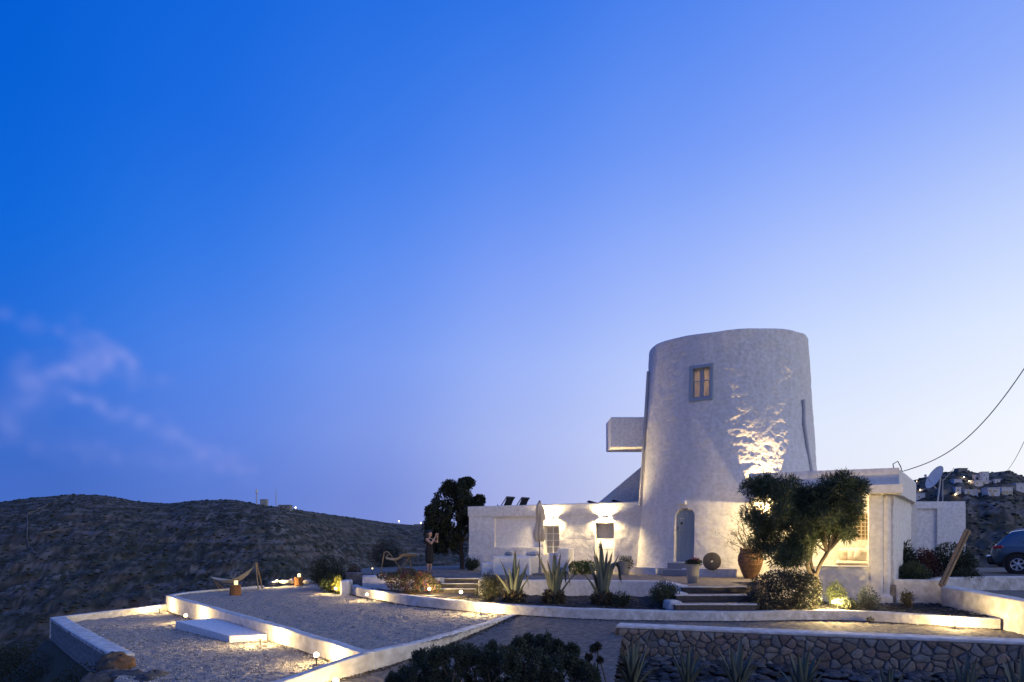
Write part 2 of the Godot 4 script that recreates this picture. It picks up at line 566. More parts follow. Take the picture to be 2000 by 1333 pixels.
# a plastered wall between two ground points as seen from outside, left to right, with openings [u0, u1, v0, v1]
func wall_face(a: Vector3, b: Vector3, y0: float, y1: float, thick: float, holes: Array, amp := 0.012, step := 0.1, lumps := 0.0) -> MB:
	var mb := MB.new()
	var dir := b - a
	dir.y = 0.0
	var length := dir.length()
	dir = dir.normalized()
	var outw := dir.cross(Vector3.UP)
	var us := []
	var vs := []
	for i in int(length / step) + 1: us.append(i * length / int(length / step))
	for i in int((y1 - y0) / step) + 1: vs.append(y0 + i * (y1 - y0) / int((y1 - y0) / step))
	for h in holes:
		us += [h[0], h[1]]
		vs += [h[2], h[3]]
	us.sort()
	vs.sort()
	us = thin(us, holes, 0)
	vs = thin(vs, holes, 2)
	var o := Vector3(a.x, 0, a.z)
	var put := func(u: float, v: float, back: float) -> Vector3:
		var p: Vector3 = o + dir * u + Vector3.UP * v
		if back > 0.0:
			return p - outw * back
		var w := big.get_noise_3dv(p * 7.0) * amp + fine.get_noise_3dv(p * 3.0) * amp * 0.5
		if lumps > 0.0:
			w += lumps * smoothstep(0.25, 0.75, -cell.get_noise_3dv(p * Vector3(2.2, 3.4, 2.2))) * 1.0
		var edge := 1.0 - 0.0
		if y1 - v < 0.05: w -= 0.02
		return p + outw * w * edge
	var front := []
	for v in vs:
		var r := PackedVector3Array()
		for u in us: r.append(put.call(u, v, 0.0))
		front.append(r)
	var inhole := func(u: float, v: float) -> bool:
		for h in holes:
			if u > h[0] and u < h[1] and v > h[2] and v < h[3]: return true
		return false
	var k0 := mb.v.size()
	var nc: int = us.size()
	for i in vs.size():
		for j in nc:
			var l: Vector3 = front[i][maxi(j - 1, 0)]
			var r: Vector3 = front[i][mini(j + 1, nc - 1)]
			var up: Vector3 = front[mini(i + 1, vs.size() - 1)][j]
			var dn: Vector3 = front[maxi(i - 1, 0)][j]
			mb.v.append(front[i][j])
			mb.n.append((r - l).cross(up - dn).normalized())
			mb.c.append(Color.WHITE)
	for i in vs.size() - 1:
		for j in nc - 1:
			if inhole.call((us[j] + us[j + 1]) / 2, (vs[i] + vs[i + 1]) / 2): continue
			var q := k0 + i * nc + j
			mb.ix.append_array(PackedInt32Array([q, q + nc + 1, q + 1, q, q + nc, q + nc + 1]))
			mb.quad(put.call(us[j], vs[i], thick), put.call(us[j + 1], vs[i], thick), put.call(us[j + 1], vs[i + 1], thick), put.call(us[j], vs[i + 1], thick))
	for i in vs.size() - 1:
		for j in nc - 1:
			var um: float = (us[j] + us[j + 1]) / 2
			var vm: float = (vs[i] + vs[i + 1]) / 2
			if inhole.call(um, vm): continue
			for nb in [[-1, 0], [1, 0], [0, -1], [0, 1]]:
				var jj: int = j + nb[0]
				var ii: int = i + nb[1]
				var open := jj < 0 or jj >= nc - 1 or ii < 0 or ii >= vs.size() - 1
				if not open: open = inhole.call((us[jj] + us[jj + 1]) / 2, (vs[ii] + vs[ii + 1]) / 2)
				if not open: continue
				var p := [j, i, j + 1, i + 1]
				if nb[0] != 0:
					var x: int = j if nb[0] < 0 else j + 1
					p = [x, i, x, i + 1]
				else:
					var y: int = i if nb[1] < 0 else i + 1
					p = [j, y, j + 1, y]
				var c: Vector3 = put.call(um, vm, thick * 0.5)
				mb.outq(front[p[1]][p[0]], front[p[3]][p[2]], put.call(us[p[2]], vs[p[3]], thick), put.call(us[p[0]], vs[p[1]], thick), c)
	return mb

func thin(s: Array, holes: Array, k: int) -> Array:
	var keep := []
	for h in holes: keep += [h[k], h[k + 1]]
	var o := []
	for i in s.size():
		var x: float = s[i]
		if o.size() and absf(x - o[-1]) < 1e-4: continue
		if not x in keep and i > 0 and i < s.size() - 1:
			var near := false
			for q in keep:
				if absf(q - x) < 0.03: near = true
			if near: continue
		o.append(x)
	return o

# uneven ground inside a polygon of (x, depth); h gives the height
func sheet(poly: PackedVector2Array, h: Callable, step: float, amp: float, freq := 1.0) -> MB:
	var mb := MB.new()
	var lo := poly[0]
	var hi := poly[0]
	for p in poly:
		lo = lo.min(p)
		hi = hi.max(p)
	var nx := int((hi.x - lo.x) / step) + 2
	var nd := int((hi.y - lo.y) / step) + 2
	var idx := {}
	var hgt := func(x: float, d: float) -> float:
		return h.call(x, d) + amp * (fine.get_noise_2d(x * 2.2 * freq, d * 2.2 * freq) + 0.9 * fine.get_noise_2d(x * 6.0 * freq + 50, d * 6.0 * freq))
	for i in nd:
		for j in nx:
			var c := Vector2(lo.x + (j + 0.5) * step, lo.y + (i + 0.5) * step)
			if not Geometry2D.is_point_in_polygon(c, poly): continue
			var q := []
			for w in [[0, 0], [1, 0], [1, 1], [0, 1]]:
				var key: int = (i + w[1]) * 8192 + j + w[0]
				if not idx.has(key):
					var x: float = lo.x + (j + w[0]) * step
					var d: float = lo.y + (i + w[1]) * step
					var y: float = hgt.call(x, d)
					idx[key] = mb.v.size()
					mb.v.append(Vector3(x, y, -d))
					var e := step * 0.5
					mb.n.append(Vector3((y - hgt.call(x + e, d)) / e, 1.0, (hgt.call(x, d + e) - y) / e).normalized())
					mb.c.append(Color.WHITE)
				q.append(idx[key])
			mb.ix.append_array(PackedInt32Array([q[0], q[2], q[1], q[0], q[3], q[2]]))
	return mb

# leaves through a set of ellipsoids [centre, radii]; each leaf is a narrow folded diamond
func leaves(mb: MB, blobs: Array, count: int, length: float, width: float, c0: Color, c1: Color, shell := 0.5, up := 0.2) -> void:
	var vol := []
	var sum := 0.0
	for b in blobs:
		var r: Vector3 = b[1]
		sum += pow(r.x * r.y * r.z, 0.8)
		vol.append(sum)
	for i in count:
		var pick := rng.randf() * sum
		var k := 0
		while vol[k] < pick: k += 1
		var d := Vector3(rng.randfn(), rng.randfn(), rng.randfn()).normalized()
		var rr := lerpf(pow(rng.randf(), 0.5), 1.0, shell * rng.randf())
		var p: Vector3 = blobs[k][0] + d * (blobs[k][1] as Vector3) * rr
		var dir := (d * 0.6 + Vector3(rng.randfn(), rng.randfn() + up, rng.randfn()) * 0.6).normalized()
		var side := dir.cross(Vector3(rng.randfn(), rng.randfn(), rng.randfn())).normalized()
		var l := length * rng.randf_range(0.6, 1.3)
		var w := width * rng.randf_range(0.7, 1.3)
		mb.col = c0.lerp(c1, rng.randf() * rng.randf())
		var nn := side.cross(dir)
		var m := p + dir * l * 0.45 + nn * w * 0.25
		var t := p + dir * l
		mb.tri(p, m + side * w * 0.5, t)
		mb.tri(p, t, m - side * w * 0.5)
	mb.col = Color.WHITE

func limb(mb: MB, a: Vector3, b: Vector3, r0: float, r1: float, bend := 0.1, sides := 7) -> void:
	var pts := []
	var rad := []
	var o := Vector3(rng.randfn(), rng.randfn() * 0.4, rng.randfn()) * bend * a.distance_to(b)
	for i in 6:
		var t := i / 5.0
		pts.append(a.lerp(b, t) + o * sin(t * PI))
		rad.append(lerpf(r0, r1, t))
	mb.tube(pts, rad, sides)

func shrub(called: String, label: String, cat: String, p: Vector3, blobs: Array, count: int, length: float, width: float, c0: Color, c1: Color, group := "", shell := 0.6) -> Node3D:
	var o := thing(called, label, cat, p, group)
	var lf := MB.new()
	var st := MB.new()
	var bl := []
	for b in blobs:
		bl.append([p + (b[0] as Vector3), b[1]])
		for i in 3:
			limb(st, p + Vector3(rng.randfn() * 0.03, 0, rng.randfn() * 0.03), p + (b[0] as Vector3) + (b[1] as Vector3) * Vector3(rng.randfn(), rng.randfn() + 0.3, rng.randfn()) * 0.4, 0.015, 0.005)
	leaves(lf, bl, count, length, width, c0, c1, shell)
	part("stems", st, M.bark, o)
	part("foliage", lf, M.leaf, o)
	return o

# ---------- the ground
var plot := PackedVector2Array([Vector2(-7.4, 8.0), Vector2(-8.2, 13.4), Vector2(-14.4, 20.4), Vector2(-13.4, 25.4), Vector2(-11.6, 29.5), Vector2(-8.0, 33.5), Vector2(-2, 36), Vector2(6, 40), Vector2(30, 42), Vector2(70, 30), Vector2(70, -60), Vector2(-6, -60)])

func ridge(t: float) -> Vector2:      # (height, distance) of the skyline by bearing: t is x over depth
	var px := t * 1300.0 + 1000.0
	var xs := [-900, -300, 0, 60, 140, 200, 270, 330, 380, 450, 520, 560, 620, 700, 760, 850, 1000, 1300, 1600, 1760, 1800, 1830, 1870, 1890, 1915, 1940, 1968, 1985, 2000, 2150, 2600, 4000]
	var ys := [1010, 995, 981, 973, 966, 968, 980, 984, 978, 976, 988, 993, 1002, 1013, 1022, 1030, 1036, 1040, 1010, 948, 934, 928, 919, 920, 925, 923, 920, 926, 931, 935, 990, 1020]
	var k := 0
	while k < xs.size() - 2 and xs[k + 1] < px: k += 1
	var f := clampf((px - xs[k]) / float(xs[k + 1] - xs[k]), 0.0, 1.0)
	var y := lerpf(ys[k], ys[k + 1], f)
	var r := lerpf(430.0, 800.0, smoothstep(520.0, 830.0, px))
	r = lerpf(r, 330.0, smoothstep(1300.0, 1700.0, px))
	return Vector2(1.25 + (1060.0 - y) / 1300.0 * r, r)

func ground_h(x: float, d: float) -> float:
	var r := Vector2(x, d).length()
	var s := 0.0
	if r < 160.0:
		if not Geometry2D.is_point_in_polygon(Vector2(x, d), plot):
			s = 1e9
			for i in plot.size():
				s = minf(s, Geometry2D.get_closest_point_to_segment(Vector2(x, d), plot[i], plot[(i + 1) % plot.size()]).distance_to(Vector2(x, d)))
	else:
		s = r - 40.0
	var h := -1.75 - 0.9 * (1.0 - exp(-s / 0.8)) - 0.36 * s
	var floor_h := -48.0
	if s > 0.0 and h < 0.0:
		h = floor_h + 5.0 * log(1.0 + exp(minf((h - floor_h) / 5.0, 40.0)))
	var dd := maxf(d, 0.3 * absf(x) + 0.01)
	var rg := ridge(x / dd)
	var q := dd
	var rv := rg.y * 0.28
	if q > rv:
		var t := clampf((q - rv) / (rg.y - rv), 0.0, 1.0)
		h = lerpf(h, rg.x, pow(smoothstep(0.0, 1.0, t) * 0.55 + t * 0.45, 1.05))
		if q > rg.y:
			h = rg.x - (q - rg.y) * 0.22
			h = maxf(h, -60.0)
		elif q > rv + 5.0:
			var k := sin(t * PI)
			h += k * (3.5 * big.get_noise_2d(x * 0.35, d * 0.35) + 1.2 * fine.get_noise_2d(x * 0.12, d * 0.12))
			# old terrace steps
			var st := 4.0
			var z := h / st
			h = lerpf(h, (floorf(z) + smoothstep(0.62, 1.0, z - floorf(z))) * st, 0.22 * k)
	if s > 1.5 and r < 400.0:
		h += 0.5 * fine.get_noise_2d(x * 0.5, d * 0.5) + 0.15 * fine.get_noise_2d(x * 2.0, d * 2.0)
	return h

func terrain() -> void:
	var mb := MB.new()
	var rows := []
	var cols := []
	var angs := []
	var a := -180.0
	while a <= 180.001:
		angs.append(deg_to_rad(a))
		a += 0.16 if a > -42.0 and a < 42.0 else 4.0
	var rad := [0.5]
	while rad[-1] < 6000.0:
		var r: float = rad[-1]
		rad.append(r + clampf(r * 0.06, 0.35, 2.4) if r < 900.0 else r * 1.12)
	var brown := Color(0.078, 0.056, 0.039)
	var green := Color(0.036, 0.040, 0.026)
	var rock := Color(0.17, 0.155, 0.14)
	for r in rad:
		var row := PackedVector3Array()
		var cr := PackedColorArray()
		for t in angs:
			var x: float = sin(t) * r
			var d: float = cos(t) * r
			var h := ground_h(x, d)
			row.append(Vector3(x, h, -d))
			var n1 := big.get_noise_2d(x * 0.7, d * 0.7)
			var n2 := fine.get_noise_3d(x * 0.02, h * 0.45, d * 0.012)
			var n3 := fine.get_noise_2d(x * 0.16, d * 0.10)
			var n4 := fine.get_noise_2d(x * 0.5 + 9.0, d * 0.28)
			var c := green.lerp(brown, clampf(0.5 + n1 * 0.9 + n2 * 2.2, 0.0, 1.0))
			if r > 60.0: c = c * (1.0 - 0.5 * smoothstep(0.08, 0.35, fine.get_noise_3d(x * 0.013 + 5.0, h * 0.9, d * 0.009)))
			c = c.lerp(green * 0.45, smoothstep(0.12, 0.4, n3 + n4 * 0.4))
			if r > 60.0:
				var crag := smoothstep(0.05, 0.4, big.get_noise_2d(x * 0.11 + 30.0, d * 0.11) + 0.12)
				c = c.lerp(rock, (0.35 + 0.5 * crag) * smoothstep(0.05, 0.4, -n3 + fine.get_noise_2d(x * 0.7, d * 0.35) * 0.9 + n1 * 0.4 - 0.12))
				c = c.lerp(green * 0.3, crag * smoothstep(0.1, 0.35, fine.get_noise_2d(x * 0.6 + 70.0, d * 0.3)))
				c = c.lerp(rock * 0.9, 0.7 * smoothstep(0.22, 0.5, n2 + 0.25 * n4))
			cr.append(c)
		rows.append(row)
		cols.append(cr)
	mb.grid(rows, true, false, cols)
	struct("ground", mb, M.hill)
	# scrub and loose rock over the far slopes
	var bush := MB.new()
	bush.blob(Vector3.ZERO, Vector3(1, 0.7, 1), fine, 0.5, 5, 7)
	var tb := []
	var cb := []
	var tr := []
	var cc := []
	for i in 20000:
		var px := rng.randf_range(-80.0, 900.0) if rng.randf() < 0.8 else rng.randf_range(1760.0, 2100.0)
		var rg := ridge((px - 1000.0) / 1300.0)
		var d := rg.y * pow(rng.randf_range(0.12, 1.03), 0.8)
		var x := (px - 1000.0) / 1300.0 * d
		if d < 45.0: continue
		var dens := fine.get_noise_2d(x * 0.25, d * 0.25) + 0.5 * big.get_noise_2d(x * 1.2, d * 1.2)
		var y := ground_h(x, d)
		if dens > 0.02 + rng.randf_range(-0.15, 0.15):
			var s := rng.randf_range(0.3, 0.85) * (1.0 + 0.8 * maxf(dens, 0.0))
			tb.append(Transform3D(Basis(Vector3.UP, rng.randf() * TAU).scaled(Vector3(s, s * rng.randf_range(0.5, 0.9), s)), Vector3(x, y, -d)))
			cb.append(Color(0.020, 0.025, 0.015) * rng.randf_range(0.7, 2.0))
		elif dens < -0.28 and rng.randf() < 0.35:
			var s := rng.randf_range(0.15, 0.6)
			tr.append(Transform3D(Basis(Vector3(rng.randfn(), 2.0, rng.randfn()).normalized(), rng.randf() * TAU).scaled(Vector3(s * 1.3, s * 0.7, s)), Vector3(x, y, -d)))
			var g := rng.randf_range(0.07, 0.15)
			cc.append(Color(g, g * 0.95, g * 0.9))
	var stone := MB.new()
	stone.blob(Vector3.ZERO, Vector3(1, 1, 1), fine, 0.6, 4, 6)
	stuff("hillside_scrub", bush.mesh(), M.leaf, tb, cb, "dark low scrub dotted over the far hillsides", "scrub")
	stuff("hillside_rocks", stone.mesh(), M.stone, tr, cc, "pale loose rocks scattered over the far hillsides", "rocks")

# ---------- terraces, paths, kerbs
func path_h(x: float, d: float) -> float:
	return -0.75 - 0.055 * maxf(0.0, 18.0 - d) * clampf((4.0 - x) / 4.0, 0.0, 1.0)

func lower_h(x: float, d: float) -> float:
	return -1.09 - 0.2 * smoothstep(12.0, 24.0, d)

var kerb_line := [Vector3(-6.2, -0.40, -25.8), Vector3(-5.5, -0.43, -24.4), Vector3(-4.46, -0.45, -22.9), Vector3(-3.4, -0.45, -21.3), Vector3(-2.36, -0.46, -20.3), Vector3(-1.07, -0.47, -19.2), Vector3(0, -0.48, -18.4), Vector3(1.6, -0.49, -17.6), Vector3(3.3, -0.5, -17.1), Vector3(5.1, -0.5, -16.85), Vector3(6.2, -0.5, -16.9), Vector3(7.8, -0.5, -17.1), Vector3(8.93, -0.5, -16.85), Vector3(9.9, -0.5, -16.2), Vector3(11.2, -0.5, -15.25)]
var divide_line := [Vector3(-12.9, -0.72, -24.8), Vector3(-9.5, -0.73, -20.6), Vector3(-5.44, -0.74, -15.57), Vector3(-2.69, -0.74, -11.98)]
var edge_line := [Vector3(-4.9, -1.02, -9.4), Vector3(-3.7, -0.99, -10.7), Vector3(-2.69, -0.76, -11.86), Vector3(-1.6, -0.74, -13.8), Vector3(0.14, -0.73, -18.3)]

func grounds() -> void:
	var lower := PackedVector2Array([Vector2(-8.0, 13.5), Vector2(-14.3, 20.6), Vector2(-13.2, 25.2), Vector2(-12.7, 24.9), Vector2(-9.4, 20.7), Vector2(-5.3, 15.6), Vector2(-2.6, 12.0), Vector2(-3.6, 10.8), Vector2(-4.9, 9.5), Vector2(-5.6, 9.2), Vector2(-6.9, 11.6)])
	struct("lower_gravel_terrace", sheet(lower, lower_h, 0.07, 0.035), M.gravel)
	var upper := PackedVector2Array([Vector2(-12.9, 24.9), Vector2(-9.4, 20.7), Vector2(-5.3, 15.6), Vector2(-2.6, 12.1), Vector2(-1.5, 13.8), Vector2(0.2, 18.5), Vector2(-1.0, 19.4), Vector2(-2.3, 20.5), Vector2(-3.3, 21.5), Vector2(-4.4, 23.1), Vector2(-5.5, 24.7), Vector2(-6.3, 26.4), Vector2(-7.2, 33.0), Vector2(-9.5, 32.6), Vector2(-12.0, 29.0), Vector2(-13.2, 26.0)])
	struct("upper_gravel_terrace", sheet(upper, func(_x, _d): return -0.77, 0.08, 0.03), M.gravel)
	var way := PackedVector2Array([Vector2(-4.8, 8.6), Vector2(-3.6, 10.6), Vector2(-2.6, 11.8), Vector2(-1.5, 13.8), Vector2(0.2, 18.5), Vector2(1.6, 17.8), Vector2(3.3, 17.3), Vector2(5.1, 17.1), Vector2(7.8, 17.3), Vector2(9.0, 17.1), Vector2(10.0, 16.5), Vector2(11.4, 15.4), Vector2(14.0, 13.0), Vector2(14.0, 11.0), Vector2(9.6, 12.4), Vector2(2.5, 15.0), Vector2(2.2, 13.5), Vector2(1.5, 10.0), Vector2(0.5, 7.0), Vector2(-4.0, 7.0)])
	# cast concrete with ribs pressed into it at both ends
	var ribbed := func(x: float, d: float) -> float:
		return path_h(x, d) + 0.007 * sin((x * 0.95 - d * 0.3) * TAU / 0.21) * maxf(smoothstep(6.0, 8.0, x), smoothstep(11.5, 9.5, d)) * smoothstep(-0.35, 0.1, fine.get_noise_2d(x * 0.9, d * 0.9))
	struct("path", sheet(way, ribbed, 0.05, 0.014), M.path)
	var bed := PackedVector2Array([Vector2(-3.3, 21.6), Vector2(-2.3, 20.5), Vector2(-1.0, 19.4), Vector2(0.05, 18.6), Vector2(1.6, 17.8), Vector2(3.3, 17.3), Vector2(4.6, 17.1), Vector2(5.0, 19.0), Vector2(5.1, 21.4), Vector2(1.7, 21.9), Vector2(-1.2, 23.3), Vector2(-3.5, 24.6), Vector2(-5.3, 26.5), Vector2(-6.3, 26.4), Vector2(-4.4, 23.2)])
	struct("planting_bed", sheet(bed, func(x, d): return -0.55 + 0.05 * smoothstep(17.5, 21.0, d) + 0.0 * x, 0.1, 0.05), M.mulch)
	var bed2 := PackedVector2Array([Vector2(6.3, 17.15), Vector2(7.8, 17.3), Vector2(9.0, 17.1), Vector2(10.0, 16.4), Vector2(11.3, 15.4), Vector2(12.6, 19.4), Vector2(10.9, 19.6), Vector2(7.4, 21.2), Vector2(6.4, 21.0)])
	struct("planting_bed", sheet(bed2, func(_x, _d): return -0.56, 0.1, 0.05), M.mulch)
	var porch := MB.new()
	porch.prism(PackedVector2Array([Vector2(-7.1, 33.0), Vector2(-6.8, 27.2), Vector2(-5.3, 26.2), Vector2(-3.4, 24.9), Vector2(-1.2, 23.4), Vector2(0, 22.1), Vector2(1.7, 21.95), Vector2(4.0, 21.65), Vector2(4.98, 21.2), Vector2(4.98, 18.8), Vector2(6.74, 18.8), Vector2(6.9, 21.0), Vector2(7.43, 20.95), Vector2(11.2, 19.45), Vector2(15.5, 24.4), Vector2(15.5, 30), Vector2(4, 34), Vector2(-3, 36)]), -1.9, 0.0)
	struct("porch_floor", porch, M.porch)
	var park := MB.new()
	park.prism(PackedVector2Array([Vector2(13.1, 20.75), Vector2(15, 20.7), Vector2(32, 20.6), Vector2(34, 30), Vector2(15.6, 30), Vector2(15.5, 24.4)]), -1.6, 0.11)
	struct("parking_ground", park, M.path)
	var drive := MB.new()
	drive.prism(PackedVector2Array([Vector2(11.4, 13.0), Vector2(12.6, 19.4), Vector2(13.0, 20.4), Vector2(32, 20.3), Vector2(32, 9)]), -1.6, -0.22)
	struct("driveway", drive, M.path)
	# the white edges
	var k := wall_strip(catmull(kerb_line, 0.22), [-0.95, -0.95, -0.9], 0.24, 0.014)
	single("garden_kerb", k, M.kerb_white, "long curving low white kerb along the front of the planting beds", "kerb")
	single("terrace_wall", wall_strip(straight(divide_line, 0.22), [-1.5, -1.4, -1.3], 0.24, 0.012), M.kerb_white, "low white wall stepping down between the upper and lower gravel terraces", "wall")
	single("path_wall", wall_strip(catmull(edge_line, 0.2), [-1.5, -1.35, -1.2, -0.95], 0.2, 0.012), M.kerb_white, "low white wall along the path below the gravel terraces", "wall")
	var t := thing("terrace_parapet", "thick white topped outer wall at the left corner of the lower gravel terrace", "wall", P(-11.0, 17.0, -2.6))
	var ol := straight([P(-14.25, 20.5, -1.06), P(-12.2, 18.1, -1.06), P(-10.0, 15.6, -1.05), P(-8.15, 13.55, -1.05)], 0.25)
	part("coping", wall_strip(ol, [-1.14, -1.14], 0.42, 0.004), M.kerb_white, t)
	var ol2 := []
	for p in ol: ol2.append(p + Vector3(0.02, -0.085, -0.02))
	part("retaining_wall", wall_strip(ol2, [-3.2, -2.8], 0.38, 0.012), M.concrete, t)
	var back := straight([P(-12.9, 25.3, -1.05), P(-13.5, 23.2, -1.06), P(-14.25, 20.5, -1.06)], 0.25)
	single("terrace_edge", wall_strip(back, [-1.7, -1.7], 0.22, 0.012), M.kerb_white, "narrow white edge along the back of the lower gravel terrace", "wall")
	single("terrace_edge", wall_strip(catmull([P(-11.2, 29.7, -0.68), P(-12.1, 28.0, -0.69), P(-12.75, 26.6, -0.70), P(-12.95, 25.4, -0.72), P(-12.86, 24.86, -0.724)], 0.2), [-1.6, -1.5], 0.2, 0.01), M.kerb_white, "thin white edge rounding the back left corner of the upper gravel terrace", "wall")
	var slab := MB.new()
	slab.prism(PackedVector2Array([Vector2(-6.73, 15.85), Vector2(-9.55, 18.9), Vector2(-8.75, 19.62), Vector2(-5.95, 16.15)]), -1.5, -0.985)
	single("landing_step", slab, M.smooth_white, "broad flat white step lying against the dividing terrace wall", "step")
	# porch retaining wall
	single("porch_wall", wall_strip(straight([P(-0.05, 22.0, 0.012), P(1.7, 21.8, 0.012), P(4.0, 21.5, 0.012), P(5.0, 21.1, 0.012)], 0.2), [-0.9, -0.9], 0.2, 0.012), M.limewash, "white retaining wall of the porch behind the three tall agaves", "wall")
	var rw := wall_strip(straight([P(-5.75, 25.6, -0.02), P(-4.5, 24.5, -0.03), P(-3.3, 23.9, -0.02), P(-2.6, 23.6, -0.02)], 0.12), [-0.9, -0.9], 0.4, 0.05)
	single("rough_wall", rw, M.limewash, "rough bluish white stone wall left of the flowering bush", "wall")
	var pil := MB.new()
	pil.abox(-6.62, -6.28, -0.9, -0.22, -26.3, -25.6, 0.05)
	single("kerb_pier", pil, M.limewash, "short white pier at the left end of the curving kerb beside the yellow lit shrub", "wall")
	stairs()
	litter()
	# small stones of the gravel
	var peb := MB.new()
	peb.blob(Vector3.ZERO, Vector3(1, 0.7, 1), fine, 0.5, 4, 6)
	var tf := []
	var cl := []
	for i in 60000:
		var low := rng.randf() < 0.72
		var pl := lower if low else upper
		var q := Vector2(rng.randf_range(-14.3, 0.2), rng.randf_range(9.2, 20.0 if low else 24.0))
		if not Geometry2D.is_point_in_polygon(q, pl): continue
		var s := rng.randf_range(0.006, 0.016) * (1.0 if rng.randf() < 0.96 else 1.9)
		tf.append(Transform3D(Basis(Vector3(rng.randfn() * 0.3, 1, rng.randfn() * 0.3).normalized(), rng.randf() * TAU).scaled(Vector3(s * 1.3, s, s)), P(q.x, q.y, (lower_h(q.x, q.y) if low else -0.77) + 0.006)))
		var g := rng.randf_range(0.12, 0.55)
		cl.append(Color(g, g * 0.93, g * 0.83))
	stuff("gravel", peb.mesh(), M.pebble, tf, cl, "loose pale gravel stones on the terraces", "gravel")
	tf = []
	cl = []
	for i in 16000:
		var pl := bed if rng.randf() < 0.6 else bed2
		var q := Vector2(rng.randf_range(-3.5, 12.6), rng.randf_range(15.2, 22.5))
		if not Geometry2D.is_point_in_polygon(q, pl): continue
		var s := rng.randf_range(0.015, 0.05)
		tf.append(Transform3D(Basis(Vector3(rng.randfn() * 0.5, 1, rng.randfn() * 0.5).normalized(), rng.randf() * TAU).scaled(Vector3(s * 1.4, s * 0.5, s)), P(q.x, q.y, -0.53 + rng.randf_range(0, 0.02))))
		var g := rng.randf_range(0.03, 0.13)
		cl.append(Color(g, g, g * 1.03))
	stuff("bed_chippings", peb.mesh(), M.stone, tf, cl, "dark slate chippings covering the planting beds", "chippings")

func litter() -> void:
	# dust, chips and dry leaves gathered where the walls meet the ground
	var chip := MB.new()
	chip.blob(Vector3.ZERO, Vector3(1, 0.6, 1), fine, 0.6, 3, 5)
	var tf := []
	var cl := []
	for q in [[kerb_line, 0.16], [divide_line, 0.22], [edge_line, 0.18]]:
		var pts := catmull(q[0], 0.05)
		for i in pts.size() - 1:
			var p: Vector3 = pts[i]
			var d: Vector3 = (pts[i + 1] - p).normalized()
			var o := Vector3(-d.z, 0, d.x)
			for j in 9:
				var off := absf(rng.randfn()) * float(q[1]) * 0.5
				var w := p + o * (0.012 + off) + d * rng.randf_range(-0.05, 0.05)
				var y := path_h(w.x, -w.z) if q[0] != divide_line else lower_h(w.x, -w.z)
				if q[0] == kerb_line and w.x < 0.0: y = -0.76
				if q[0] == edge_line and w.z > -10.0: continue
				var s := rng.randf_range(0.004, 0.014)
				tf.append(Transform3D(Basis(Vector3(rng.randfn() * 0.4, 1, rng.randfn() * 0.4).normalized(), rng.randf() * TAU).scaled(Vector3(s * 1.8, s * 0.7, s)), Vector3(w.x, y + 0.012 * exp(-off * 10.0), w.z)))
				var g := rng.randf_range(0.02, 0.16)
				cl.append(Color(g, g * 0.8, g * 0.6))
	stuff("leaf_litter", chip.mesh(), M.stone, tf, cl, "dry leaf litter and chips along the feet of the white kerbs", "litter")

func stairs() -> void:
	var t := thing("stair", "dark stone stair with white nosings leading up between the beds to the porch", "stair", P(5.4, 17.9, -0.75))
	var xs := [[4.98, 6.74], [4.6, 6.60], [4.22, 6.45], [4.0, 6.3]]
	var ds := [18.7, 17.9, 17.1]
	for i in 3:
		var y := -0.17 * i
		var r := MB.new()
		r.abox(xs[i + 1][0] + 0.2, xs[i + 1][1] - 0.02, y - 0.172, y - 0.024, -ds[i] - 0.2, -ds[i], 0.006)
		part("riser", r, M.slate, t)
		var nz := MB.new()
		nz.abox(xs[i + 1][0] + 0.18, xs[i + 1][1], y - 0.026, y + 0.006, -ds[i] - 0.14, -ds[i] + 0.025, 0.008)
		part("nosing", nz, M.kerb_white, t)
		if i < 2:
			var td := MB.new()
			td.abox(xs[i + 1][0] + 0.2, xs[i + 1][1] - 0.02, y - 0.3, y - 0.172, -ds[i] - 0.01, -ds[i + 1] - 0.13, 0.004)
			part("tread", td, M.slate, t)
	var body := MB.new()
	body.abox(4.5, 6.2, -0.9, -0.36, -18.9, -17.3, 0.0)
	part("base", body, M.concrete, t)
	for i in 3:
		var b := MB.new()
		var x: float = [4.86, 4.62, 4.26, 3.95][i]
		var y: float = [0.02, -0.13, -0.29, -0.42][i]
		b.abox(x - 0.16, x + 0.2 - 0.01 * i, -0.9, y, -[20.9, 18.95, 18.12, 17.35][i], -[18.9, 18.1, 17.3, 16.98][i], 0.04)
		part("side_block", b, M.kerb_white, t)
	# the stair at the left of the porch
	var u := thing("stair", "short dark stair with white nosings beside the flowering bush", "stair", P(-1.9, 22.6, -0.45))
	for i in 3:
		var y := -0.15 * i
		var d := 23.1 - 0.4 * i
		var r := MB.new()
		r.abox(-2.35 - 0.17 * i, -1.1 - 0.05 * i, y - 0.155, y - 0.024, -d - 0.3, -d, 0.006)
		part("riser", r, M.slate, u)
		var nz := MB.new()
		nz.abox(-2.37 - 0.17 * i, -1.1 - 0.05 * i, y - 0.026, y + 0.006, -d - 0.16, -d + 0.02, 0.008)
		part("nosing", nz, M.kerb_white, u)
	var fl := MB.new()
	fl.prism(PackedVector2Array([Vector2(-3.2, 21.6), Vector2(-2.0, 20.55), Vector2(-1.45, 21.1), Vector2(-1.2, 22.35), Vector2(-2.75, 22.35)]), -0.9, -0.452)
	part("landing", fl, M.slate, u)
	var sd := MB.new()
	sd.abox(-1.12, -0.9, -0.9, 0.02, -23.4, -22.1, 0.04)
	part("side_block", sd, M.limewash, u)

# ---------- the windmill tower
var tower_c := Vector3(9.0, 0.0, -28.0)
var tower_a := 0.0

func tower_r(y: float) -> float:
	return lerpf(3.72, 3.15, clampf(y / 9.4, -0.1, 1.0)) + 0.05 * exp(-maxf(y, 0.0) / 0.7)

